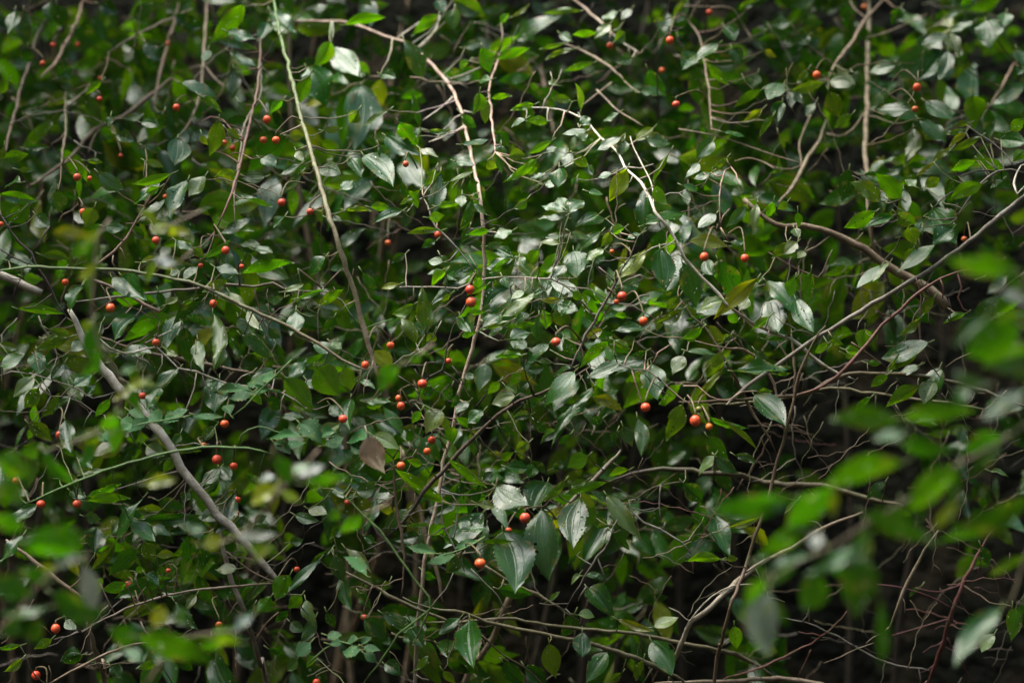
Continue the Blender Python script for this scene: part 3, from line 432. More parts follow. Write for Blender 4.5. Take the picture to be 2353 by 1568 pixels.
# ------------------------------------------------------------------ the leaves one can trace: base, tip, width, look
LEAVES = {
'A1': '1690 45 1465 235 110T;1860 70 2030 230 110S;2100 450 2210 655 160S;2275 310 2470 530 125S;2285 290 2170 440 100T;2140 520 2060 700 90T;1560 215 1750 260 70S;1840 150 1780 290 80S;1240 570 1520 600 90S;1600 460 1600 660 90G;1480 280 1760 330 60G;1570 345 1770 430 60S;1430 340 1410 420 60S;1000 290 1100 410 90G;160 70 200 310 110G;340 0 350 140 70S;90 60 70 240 80S;1215 950 1215 1115 120S;1510 830 1440 1060 110O;1370 660 1520 780 60O;760 800 750 870 90G;680 1190 850 1290 110G;1100 1250 940 1400 80S;1280 1230 1190 1470 100S;1410 1210 1310 1340 110P;1190 1190 930 1250 60T;400 1310 400 1450 150T;0 1100 180 1070 90T;650 1430 590 1560 120T;200 1400 70 1520 120T;0 1340 230 1380 80T;150 1260 0 1240 70S;1790 1090 1900 1140 90S;2070 1130 1930 1200 50S;2080 1190 1920 1330 70G;2180 1170 2330 1190 80S;1830 1220 1660 1230 90G;1620 1180 1490 1210 50O;1960 1490 1890 1568 70S;2260 1500 2350 1505 40P;860 820 980 780 60G;1000 1010 1130 1030 50G;800 930 920 970 90G;960 840 1080 860 60S;600 1110 710 1110 40O;170 1020 330 1020 60D;1130 770 1090 890 80D;1950 690 1850 770 60T;720 1560 860 1560 90G;240 1480 340 1560 120G;1200 100 1380 180 120D;910 130 1050 30 110D;680 30 800 90 120D;390 30 420 180 120D;190 330 180 440 120D;400 540 500 470 100D;500 200 690 280 120D;1700 1370 1870 1420 40T;700 560 590 640 50T;1100 1290 1010 1330 60T;1640 700 1690 780 60G;60 560 -20 640 60T;130 1170 230 1170 40O;2040 1040 2090 1110 50P;1990 940 2090 930 70Y;1560 890 1650 960 60O;1390 930 1420 1000 50Y;2170 1450 2215 1480 40T;30 1010 20 1090 40T;1000 1110 1120 1150 50T;2230 900 2353 880 50O',
'A2': '15 170 280 130 70T;770 0 970 100 140T;660 0 710 90 80S;670 100 510 250 80T;430 270 550 510 130G;780 60 770 200 100G;970 330 1020 490 110T;1060 410 1280 340 70T;1065 370 1105 290 30T;1030 550 935 550 60S;1035 680 1165 660 40T;950 640 910 770 80T;1020 690 990 840 80T;820 780 920 870 70D;270 510 370 540 90S;850 330 970 300 80G;1850 165 1745 250 70P;1880 290 1970 220 100T;1550 295 1370 340 30T;1610 340 1410 410 35T;1740 430 1540 490 50T;1510 230 1580 280 50S;1760 230 1610 230 50T;1650 80 1410 90 40O;1910 80 1790 120 60S;2000 60 1930 130 50S;1650 760 1600 560 45T;1330 720 1170 760 50T;1590 700 1450 680 60T;1270 820 1170 860 50S;1420 840 1280 830 60T;1690 905 1530 920 50S;1930 940 1770 1030 60S;1910 780 1800 830 50S;2150 880 2030 960 70Y;1950 960 1920 1070 100G;2100 950 2260 980 130G;300 930 540 1050 120S;400 850 520 980 110T;145 1060 345 1260 120S;260 1000 330 1100 90G;60 1090 140 1200 70S;0 1310 70 1240 70S;830 1000 1000 960 50S;590 900 750 890 40O;780 1110 900 1130 60S;1150 1080 1260 1070 100T;1415 1050 1480 1010 60S;1560 1050 1540 1140 100S;1500 1150 1490 1275 110S;1410 1185 1295 1215 40S;1600 1070 1690 1170 80T;1700 1140 1730 1200 50S;1350 1100 1150 1210 50T;1860 1190 1770 1220 60S;1970 1160 1850 1370 120Y;1540 1440 1490 1350 80S;1535 1460 1385 1405 60S;1570 1475 1665 1365 80S;1550 1510 1355 1490 50S;1780 1470 1620 1560 70S;1820 1505 1670 1550 60G;1620 1230 1590 1280 60G;2090 1290 2030 1555 100S;2075 1555 2365 1365 100S;2270 1040 2150 1230 40T;2160 1280 2220 1400 80T;1700 1320 1800 1330 50S;680 1180 640 1470 100G;900 1370 820 1568 70D;890 1230 960 1440 110D;460 1310 520 1420 60T;420 1450 240 1530 60S;540 1310 410 1400 40T;410 1230 480 1400 50D;650 1160 570 1280 50T;1060 910 1150 1010 90D;1100 1000 1100 1180 90G;1000 1110 1070 1170 90O;1300 1140 1240 1310 100G;30 1450 190 1455 40O;200 1430 340 1440 60T;600 1500 700 1480 70T;540 880 500 650 50D;120 760 50 850 110O;330 760 150 840 40P;1650 800 1710 860 70S;1640 880 1680 970 70G;2000 400 1900 430 80G;2060 640 2240 620 80G;2110 480 2230 650 120D;1490 590 1430 560 60P;1170 120 1290 30 30Y;2240 130 2130 150 30O;520 940 530 880 50G;1800 990 1900 940 80G;830 1340 830 1420 60P;740 1260 900 1180 30P;540 1020 660 1080 50P;1890 1030 1960 960 50G;1280 1370 1190 1430 60T;1000 1480 880 1400 50G;1400 1270 1490 1250 60S;1260 1190 1350 1150 50T;660 1420 800 1410 50T;1450 970 1300 1050 50T;1100 160 1150 100 50T;880 420 800 470 50T',
'A3': '740 150 620 180 110G;290 180 350 270 90S;870 240 770 300 90G;510 10 390 60 60T;340 330 390 440 110G;560 350 640 390 50Y;1010 560 1165 580 100P;1000 630 1080 800 130O;740 630 980 570 80O;540 620 360 730 60T;550 750 430 830 60Y;700 570 590 680 100S;690 700 650 860 80S;730 620 740 740 50S;920 700 850 800 50S;620 800 520 940 50T;280 910 425 910 40S;210 970 100 1090 110G;2100 130 2080 310 130S;2240 80 2210 185 80S;1840 190 1660 250 50T;1830 240 1650 300 80S;1850 210 1900 360 80P;1800 330 1600 540 110S;1840 330 1750 530 70S;2000 150 1850 220 50S;1900 90 1800 120 50S;1990 0 1920 40 60T;1570 760 1350 730 100S;1680 690 1840 810 105S;1635 815 1790 950 105S;1600 870 1510 1100 80P;1990 660 2020 870 125T;2100 750 2120 950 80D;1970 850 1870 870 40T;1950 890 1810 920 35T;1950 910 1840 1010 45Y;1850 1020 1720 1110 50Y;2050 940 1850 1030 60T;1730 1120 1620 1205 35Y;2190 960 2351 990 110S;2030 1110 1820 1140 70T;2040 1100 2210 1160 80T;1510 1370 1330 1200 130T;1360 1380 1170 1260 120T;1670 1290 1760 1210 80O;1530 1300 1540 1450 60S;1320 1460 1120 1540 90T;1450 1490 1240 1560 70S;1740 1430 1850 1650 180S;1690 1510 1610 1600 90S;1470 1470 1600 1540 100T;1660 1490 1520 1550 50Y;2060 1270 1860 1370 100T;1140 1170 1110 1370 120D;1470 450 1290 490 110G;1370 640 1290 730 90G;0 1280 100 1300 70S;110 1120 10 1210 60S;190 1190 80 1220 50S;300 1090 200 1160 40T;620 1390 590 1490 60T;720 1390 660 1440 60O;520 1390 490 1560 50P;440 1420 310 1550 70G;230 1470 110 1560 90S;790 1460 800 1560 50T;2260 900 2351 830 90T;2351 1040 2280 1110 70T;1160 790 1060 870 60O;2310 330 2330 450 80S;320 580 160 440 60T;520 500 480 600 80G;250 300 90 420 80S;110 360 0 480 90S;660 920 700 1020 50O;860 480 780 560 50O;1600 1290 1540 1240 60P;2120 1000 2040 1060 60D;1500 60 1440 160 100D;560 220 470 270 100D;720 600 820 720 60G;2150 1180 2250 1290 120D;1880 1200 1860 1400 130D;2200 1240 2120 1290 40S;1180 500 1250 570 90G;2351 470 2300 520 50S',
'B1': '820 330 1010 490 130S;760 340 870 440 70S;560 400 470 550 110S;160 340 280 360 80T;1400 210 1590 70 50T;1660 320 1980 210 85T;1360 270 1270 340 60S;1240 300 1175 330 50S;1480 270 1640 320 60S;1210 90 1330 150 50S;1330 140 1400 210 60T;970 240 1100 210 40Y;2240 200 2120 300 80S;1960 440 2080 385 40P;2050 490 2230 430 40T;1960 480 1840 500 60G;1570 360 1400 440 70T;1390 510 1200 660 70D;1570 440 1690 560 45P;1700 570 1810 690 45P;1445 580 1490 930 80P;1350 770 1415 975 70P;1260 680 1330 960 130D;2030 570 2010 730 90S;2070 590 2220 680 70G;930 610 800 760 90S;700 650 620 770 80G;590 770 500 850 100G;820 860 1040 840 80S;240 850 280 1000 110S;480 760 250 830 70T;0 960 150 880 90S;630 930 450 930 100O;440 930 360 1040 70G;230 1030 110 1150 90P;270 1100 160 1240 100O;640 1010 520 1090 80S;650 1080 590 1150 60S;980 900 1100 1000 60G;1230 970 1080 1100 80S;1100 1100 1010 1230 80S;1500 1040 1490 1240 130S;1550 830 1480 960 80G;2000 1040 2110 895 80S;1900 980 1740 1030 60S;1960 1030 2150 1230 160T;2190 960 2330 1150 190O;1930 1310 2080 1290 60S;2340 1350 2200 1430 80P;2270 1220 2350 1280 60S;430 1320 500 1530 90S;200 1350 340 1460 110T;800 1470 650 1568 90P;1000 1500 1130 1560 80P;420 1520 560 1568 50T;1660 740 1850 880 120G;1170 1490 1380 1540 60T;2110 1050 2180 1110 60S;0 800 120 830 60T;290 190 470 220 70T;60 230 230 240 60S;1740 150 1870 170 50S;2200 540 2353 420 70T;130 560 410 590 60T;1850 1170 1940 1250 110D;1140 840 1220 870 35P;720 930 820 870 50O;940 950 900 1050 110O;1850 690 1930 760 70G;1000 80 870 0 80D;2300 620 2210 740 70D;2160 800 2270 850 70S;2280 790 2353 830 60P;1640 620 1700 740 70G;340 700 490 740 60T;300 770 440 800 90T;1090 440 1140 560 70D;1760 740 1700 680 60G;1900 800 1960 900 60D;2080 1180 2150 1270 40T;1700 1150 1830 1200 70T;760 1180 660 1290 60T;500 1160 360 1270 50G;1060 1380 1170 1420 60D;1240 1420 1200 1500 60G;1480 1370 1380 1460 70G;330 600 200 640 70D;1150 530 1220 470 40P;1330 500 1250 520 30T',
'B2': '690 20 470 40 50T;880 0 820 100 60D;1540 60 1410 65 40S;1510 110 1360 80 50P;1790 30 1640 140 70S;1600 155 1610 320 145S;1730 250 1645 440 110G;1810 150 1690 220 60P;1540 250 1460 330 80S;2200 145 2230 405 150S;2030 195 1850 310 45P;1110 340 1160 410 80S;1165 410 985 575 130S;1340 440 1100 580 70P;900 320 630 520 75S;720 300 620 390 70T;700 290 600 320 40S;940 340 940 410 90T;1000 400 880 460 60T;700 240 600 220 60S;1200 210 1000 270 60S;1230 200 1250 270 80S;1180 220 1040 310 70T;1360 150 1300 240 90T;580 720 570 410 115O;515 800 410 610 90O;520 640 560 730 60S;500 530 350 590 70O;450 590 355 690 40G;400 390 280 410 50Y;640 720 590 800 90T;990 580 810 600 40T;820 610 890 710 100S;1100 590 980 690 80S;1120 680 1000 735 40S;1170 640 970 690 35T;1130 690 1320 660 60T;1160 770 1310 720 100S;1300 600 1180 650 60S;1390 560 1410 680 80T;1440 600 1580 650 120O;1480 520 1620 560 80S;1360 610 1350 760 90G;1520 490 1380 500 40Y;1490 710 1520 760 50S;1430 800 1260 940 85S;1240 880 1070 890 50T;1350 920 1450 930 40G;1600 960 1430 990 50S;1610 990 1380 1135 110S;1645 1050 1475 1265 115S;1750 1090 1590 1240 50S;1710 1180 1470 1440 60S;1970 920 1695 1010 90S;2110 910 1880 970 65S;1990 970 1880 1000 30S;1840 780 1660 950 70T;2090 700 1880 700 70S;1730 1170 1920 1255 85Y;2140 940 2170 1150 130S;2040 1310 2060 1550 90G;2353 1210 2250 1450 130O;1940 1370 2000 1500 100G;2353 560 2180 650 80O;2200 620 2180 710 60O;2330 400 2170 500 60D;2330 470 2250 570 70O;1000 930 950 1110 110G;1090 1060 1010 1140 70T;1200 1160 1040 1210 100P;980 1260 880 1340 105S;690 1260 560 1370 125P;880 1200 790 1270 50S;220 850 350 970 110Y;30 950 60 1110 110O;110 1060 220 1090 40S;60 1180 60 1370 85S;210 1430 390 1500 85P;550 1260 490 1340 60T;300 1190 180 1230 80T;160 1200 330 1190 45S;770 1370 760 1480 80T;1280 980 1390 960 70G;850 1040 920 1010 60G;2353 880 2280 1000 90P;1020 20 870 40 60T;1180 20 1060 70 70S;1000 130 1100 100 50G;1060 140 1180 210 50S;1580 30 1700 60 50G;1850 30 1790 130 70T;1950 0 1870 40 80T;2070 40 1960 80 40S;750 460 680 500 40T;680 190 740 270 60G;780 360 720 310 60S;1260 440 1170 490 50P;1410 430 1300 490 50S;1560 540 1510 600 50S;1180 590 1290 600 50T;1020 530 970 620 50G;930 720 830 740 50T;1050 640 1100 730 60D;1280 830 1160 790 60S;1680 560 1760 640 60D;1800 700 1700 750 60Y;1960 620 1890 590 60T;1880 780 1990 830 60T;2020 760 1920 800 70O;2100 850 2000 880 50D;1540 760 1620 870 90D;1470 860 1600 900 70D;1230 1000 1160 1080 70T;1130 1090 1200 1140 60P;1290 1060 1210 1130 70G;1380 1180 1260 1240 60D;1300 1290 1190 1310 60G;1480 1190 1400 1240 70D;1590 1290 1500 1240 60D;870 1380 800 1310 60T;950 1400 870 1450 60O;700 1300 740 1400 60T;640 1110 560 1150 80D;760 1090 700 1190 70D;800 1150 760 1230 60D;1340 1340 1410 1400 80D;1100 1380 1190 1440 60D;1290 1480 1200 1540 80T;1480 1400 1380 1480 70G;1580 1420 1500 1490 60D;1800 1310 1720 1350 60D;1900 1400 1860 1470 60D;650 90 560 140 60D;1660 430 1560 470 60G;1590 440 1670 490 60T;2270 330 2210 310 50T;140 300 240 410 60D;440 180 350 240 60D',
'B3': '310 130 60 95 100Y;320 100 420 90 40S;160 220 200 320 70S;240 230 370 500 150D;510 350 230 610 110Y;0 240 110 530 160G;280 500 100 530 90P;580 360 785 555 110S;600 480 640 710 140S;790 490 880 700 100S;720 520 740 780 55O;770 350 740 470 80T;880 300 860 540 80T;720 100 620 200 60T;790 100 690 160 65P;770 0 800 60 60P;840 160 790 210 60P;600 610 460 690 50T;170 680 310 760 75Y;130 690 0 760 60T;570 770 710 770 35T;350 990 705 965 95S;280 950 90 1180 50Y;270 860 210 960 80O;500 1150 680 1335 130S;650 1010 740 1000 30T;1000 800 900 850 60T;1030 760 1100 800 80T;1250 700 1250 840 150T;1120 840 1220 850 70T;1270 930 1360 930 40T;1690 790 1380 860 110S;1370 260 1200 400 70S;1430 240 1310 350 50P;1750 110 1480 290 70S;1730 480 1650 600 70T;1640 620 1500 730 60T;1950 590 1800 660 50T;1620 870 1420 970 90O;1630 950 1490 1000 60S;1780 960 1620 1150 110S;1740 1060 1650 1190 85P;1620 1090 1420 1220 90T;1290 1170 1170 1250 50T;1410 1010 1310 1090 60T;170 1300 430 1370 45T;290 1340 500 1520 40T;170 1440 310 1590 120D;510 1130 610 1130 45O;1870 0 1730 90 100S;1650 0 1640 40 60S;1590 140 1530 230 100T;30 850 220 860 40S;500 850 570 920 70G;100 590 20 560 50T;380 650 300 600 70T;520 380 420 440 60G;450 480 390 560 60P;330 740 270 800 60T;160 620 30 640 50D;1110 870 1180 890 40T;1700 1180 1620 1090 50D;1500 60 1560 20 60O;1600 120 1550 0 100O;640 420 580 500 70G;90 720 30 780 60T;270 790 200 850 60D',
'C1': '250 340 40 470 75S;590 290 810 205 70T;600 310 855 290 65T;520 240 590 290 60S;980 290 730 520 70S;970 440 1370 415 85D;900 450 1060 580 95S;1040 490 1170 530 60S;660 670 660 515 130G;800 590 640 770 80T;1000 600 1060 740 100O;950 640 750 820 120D;1080 690 1190 680 60Y;1640 780 1485 770 80P;1600 270 1490 500 100S;1480 330 1390 420 50S;1090 70 990 160 50O;1190 10 1130 130 70T;530 10 640 70 40S;740 100 550 130 35P;410 160 530 130 80O;1510 90 1400 190 70S;1500 150 1420 250 70S;1300 550 1290 740 120D;1430 600 1390 780 80D;200 845 10 950 70S;150 550 0 720 80S;1190 850 830 980 110D;870 880 720 920 80T;1270 950 1110 940 60G;1370 820 1470 1060 110D;1190 1010 1340 1170 80G;1350 960 1290 1050 50P;2000 820 1900 970 130T;1870 970 1780 1060 100T;2200 720 2010 900 55S;2280 650 2140 780 50D;2080 960 1990 1050 80T;2100 1000 2160 1140 70P;1750 1030 1620 1190 60D;2300 680 2370 860 100G;2170 1120 2080 1280 80G;2180 1390 2110 1450 60T;570 1370 430 1400 130D;360 1260 240 1330 60O;140 1310 0 1320 40T;2000 1150 2090 1200 110G;2120 370 2250 400 70P;2030 410 2200 450 70G;1500 80 1590 170 70S;1300 250 1260 320 90G;1090 310 1270 360 90D;590 420 700 430 110G;1650 430 1720 470 60G;930 800 1000 790 60T;2200 220 2240 290 90G;2050 1400 1980 1480 100G;2000 600 2090 570 70G;1400 200 1480 170 50P;130 240 200 270 40S;480 250 580 300 60S;450 1130 530 1190 60S;1990 1070 1900 1150 60D;760 1450 840 1530 90G;1100 1430 950 1460 60T;150 1400 40 1480 60O;1850 1330 1950 1380 60D;2250 1080 2300 1180 70D;1900 1000 1840 1080 40O;1480 1340 1400 1400 90D;1620 500 1680 440 60D;1000 820 1100 880 60S;1780 200 1690 130 50D;1750 480 1830 420 60G;2300 560 2353 500 70D',
'C2': '1380 370 1430 760 180L;1110 530 1190 880 205L;1650 300 1600 605 150L;1750 330 1690 520 100O;1830 280 2045 500 90P;1060 220 1280 330 130S;1200 240 1060 290 50T;1080 300 1230 350 60S;1420 190 1330 360 150S;1540 170 1380 310 50T;1840 180 1550 240 60T;1690 170 1590 210 70T;1980 100 1850 135 60T;1700 0 1570 80 100T;1140 80 1280 90 90S;730 20 980 200 60T;370 80 710 300 70T;960 190 870 400 80D;930 330 1050 350 60P;440 490 600 470 35O;600 550 700 480 90T;460 370 260 490 100G;530 550 360 570 90G;100 250 240 220 100G;240 300 150 500 60S;830 690 720 800 100G;1700 920 1890 1040 120S;1680 830 1780 810 40S;1640 820 1580 870 30P;1430 1000 1500 940 35T;1610 1080 1520 1240 110D;1630 1100 1740 1080 60P;880 1140 910 1420 135S;820 1120 680 1210 55S;160 1130 300 1250 140G;280 1090 490 1160 90G;480 1200 560 1300 90S;1430 1290 1470 1515 130O;1660 1220 1660 1370 100S;1830 1360 1680 1530 110S;2140 1290 2250 1470 125S;1900 1130 2130 1200 55Y;2150 1180 2310 1120 75P;510 1480 590 1390 50T;730 1350 940 1500 150D;1110 1420 1250 1560 120D;1260 1450 1400 1560 120D;20 640 200 770 60P;0 820 70 1040 90G;290 1440 400 1500 80S;330 870 290 930 50T;1080 920 1300 960 100D;980 180 1040 120 60G;250 180 130 300 70G;60 200 20 300 60D;450 400 370 460 80D;800 470 900 500 60S;870 520 990 500 60S;1210 600 1290 520 80D;1860 530 1970 650 60D;560 60 460 30 60T;1310 40 1400 120 60D;1460 90 1530 40 60D;1740 420 1850 500 80D;700 560 800 600 50D;560 800 640 860 60D;120 950 200 1050 70D;700 1480 780 1568 60T;990 1540 880 1568 50G;1930 1500 1850 1568 60O;2080 1400 2030 1540 60O;230 600 160 560 60D;1620 690 1560 740 40D;1100 30 1180 -20 60T;1280 150 1370 60 90D',
'C3': '220 0 100 110 70P;230 10 370 110 90G;360 0 500 50 60G;270 720 30 720 60T;300 720 380 700 50T;350 1170 370 1320 80T;790 310 700 390 30P;520 430 330 490 45Y;2270 1040 2260 1265 110O;2150 1230 2060 1340 90P;130 460 60 590 60D;0 190 130 300 120D;2120 110 2230 130 30P;1400 180 1280 280 60G;2050 620 2100 740 70D;1640 900 1560 980 30D'}
# blurred sprays hanging close to the lens: tile, leaf list, twig, distance, label
FORE = [
 ('leafy_spray', 1.68, 'blurred spray of large green leaves in the near foreground at lower right',
  {'C3': '790 290 270 390 170T;1040 230 780 560 200T;1520 50 1000 180 180T;1890 80 1560 380 200T;1250 400 1690 545 150T;2390 250 1790 590 170T;880 520 540 690 140T;900 690 610 770 60S;1260 590 850 810 80S;940 820 850 1040 200T;1260 690 1200 1090 260D;1350 950 1380 1430 90D;560 850 430 1010 100T;600 950 510 1345 210G;1900 330 1740 510 80Y;1050 230 1040 420 70Y;940 540 910 630 70P;500 760 570 820 50T',
   'B3': '1490 1340 1060 1330 150T;1480 1300 1990 1250 120T;1530 1410 1320 1440 80S;1500 1480 1850 1500 130T;2200 1440 1940 1540 140T;1970 1110 1850 1215 90S'},
  'C3 2420,-260 2200,-100 1900,60 1700,200 1500,330 1250,480 1000,640 780,740 600,860 560,960'),
 ('leafy_bough', 1.64, 'blurred leafy bough reaching in at the right edge above the foreground spray',
  {'B3': '2290 300 1830 210 150T;2320 290 2050 150 120T;2330 680 1970 850 270T;2100 620 1850 760 90S;2400 860 2090 950 190T;2200 450 2400 540 70P;2100 1080 1880 1000 90D;2360 1120 2080 1320 105S;2353 600 2150 640 80O;2240 340 2351 420 110T;2290 950 2351 1040 120D'},
  'B3 2440,250 2330,420 2330,600 2330,720 2340,860 2400,1100'),
 ('lavender_leaf_sprig', 1.82, 'sprig with one pale lavender grey leaf at the bottom right corner',
  {'C3': '2225 1070 1865 1400 105S;2353 1020 2270 1230 60D;2353 690 2130 800 70O'}, 'C3 2440,560 2350,700 2300,900 2230,1070'),
 ('low_sprig', 1.74, 'blurred dark green sprig with one upright grey leaf at the lower left',
  {'C1': '570 760 640 1080 140G;400 470 560 660 170T;170 600 520 650 200T;0 200 150 330 150T;-20 20 240 110 200T;-40 850 210 960 190D;350 950 690 1080 180D;350 1040 0 1080 60S;560 700 380 750 80P;400 760 240 800 80Y;-30 420 140 500 120T;150 1120 260 1290 170D;20 1230 220 1130 130D;430 680 250 560 120D;700 1060 500 1150 120D;330 860 130 800 120D'},
  'C1 -80,1250 120,1080 260,900 420,760 560,720 620,700'),
 ('leafy_sprig', 1.82, 'blurred green sprig across the bottom left of centre',
  {'C1': '960 1240 1410 1290 180T;960 1260 760 1190 140T;1060 1180 1120 1050 110Y;1740 1100 1620 1200 60P;1600 1260 1380 1300 100T;850 1340 970 1390 70S;1460 1250 1600 1180 90D;1180 1380 1030 1320 120D;1660 1290 1480 1240 70O;1290 1160 1220 1050 90D'},
  'C1 1000,1590 1100,1440 1180,1330 1300,1250 1480,1220 1640,1200'),
 ('yellowish_sprig', 1.86, 'blurred sprig with bright yellow green leaf over the mottled branch',
  {'C1': '1900 215 1740 330 130Y;1930 250 2060 310 70Y;1400 620 1530 590 100Y;1320 510 1400 500 70S;1010 200 1200 175 80Y;1640 560 1900 540 80G;1700 640 1900 640 60O;1760 720 1860 640 60Y;2100 190 2380 130 90T;1990 110 2130 60 80S;1900 0 1990 190 110D;1790 170 1890 150 110P;2050 150 2230 60 80P'},
  'C1 2200,-40 2050,120 1930,240 1800,400 1650,540 1450,640'),
 ('yellow_sprig', 1.92, 'blurred yellow green sprig at the left above the smooth arching vine',
  {'B1': '620 60 400 30 80Y;620 90 500 190 90T;660 250 540 350 70Y;640 640 570 710 60Y;1010 1050 870 1110 80Y;900 1130 780 1190 55Y;950 970 820 990 50M;810 1300 680 1370 130T;690 1430 550 1450 110O;270 1520 130 1550 90T;590 110 680 30 60Y;1080 1090 940 1060 50Y'},
  'B1 760,-60 680,60 650,250 640,640 700,850 850,1080 800,1280 650,1420 300,1540'),
 ('olive_sprig', 1.95, 'small blurred yellow green sprig above the berry beside the smooth vine',
  {'B1': '1170 -10 1040 30 70Y;1160 0 1300 30 60Y;1160 -20 1220 60 60Y', 'A1': '1080 1530 960 1450 60Y;1110 1540 1050 1568 70Y'}, 'B1 1400,-120 1250,-50 1160,-10 1100,10'),
 ('green_leaf_shoot', 1.95, 'single blurred bright green leaf hanging right of the long vine foot',
  {'B2': '400 950 230 1110 120T;540 880 470 920 60T'}, 'B2 640,800 520,880 410,950'),
 ('bright_shoot', 1.95, 'blurred bright green shoot near the bent green stalk',
  {'C2': '150 420 -10 520 100T;-20 380 -90 440 60T'}, 'C2 330,330 220,380 150,420'),
 ('pale_leaf_sprig', 1.98, 'small blurred pale leaf over the smooth arching vine at left', {'B1': '1220 255 1070 225 75P;1070 230 1010 390 50O'}, 'B1 1330,150 1270,210 1220,250')]
# toothed teal leaves of another plant: distance offset, leaves, stalk, label
TEAL = [
 ({'B1': '1050 1330 880 1400 90M;1110 1340 1240 1305 60M;1040 1270 1110 1340 80M;1190 1290 1290 1250 80M;880 1260 990 1300 50M;1280 1310 1480 1320 35M;830 1320 930 1345 60M;620 1430 780 1455 45M;720 1400 810 1470 70M;840 1400 900 1340 60M'}, 'B1 1330,1290 1180,1320 1040,1340 900,1370 760,1430', 'teal toothed sprig lying level across the mottled branch'),
 ({'B1': '1830 1090 1690 1040 110M;1460 1130 1900 1120 60M;1340 1290 1530 1300 35M;1590 1290 1540 1220 80M;1740 1130 1590 1180 70M;1900 1040 1790 1010 90M'}, 'B1 2010,910 1900,1020 1800,1110 1690,1230 1600,1300', 'teal toothed sprig right of the upper mottled branch'),
 ({'B1': '2060 1350 2200 1430 100M;2090 1440 1830 1440 55M;2300 1400 2200 1440 60M;1880 1480 1990 1540 60M;2230 1500 2353 1440 70M;1950 1500 2100 1480 50M', 'B2': '200 1450 0 1440 70M;60 1500 180 1550 80M'}, 'B1 1650,1500 1660,1430 1780,1370 1950,1420 2150,1450 2300,1440', 'teal leaflets on a green stalk left of the brown dead leaf'),
 ({'C2': '660 670 450 630 50M;790 680 590 740 60M;930 590 790 630 50M;960 590 1180 580 38T;180 820 0 690 60M'}, 'C2 990,560 930,600 850,640 700,690', 'teal leaflets below the fork of stems at low centre'),
 ({'C2': '150 1320 260 1330 50M;130 1340 10 1345 75M;150 1360 245 1400 50M;120 1260 20 1270 60M;140 1300 200 1250 50M', 'C1': '2140 1290 2050 1370 110M;2250 1240 2350 1240 70M;2270 1300 2350 1300 60M'}, 'C1 2120,1440 2240,1330 2340,1280 C2 60,1300 150,1330', 'small teal leaflets near the bottom edge left of the green stalk')]

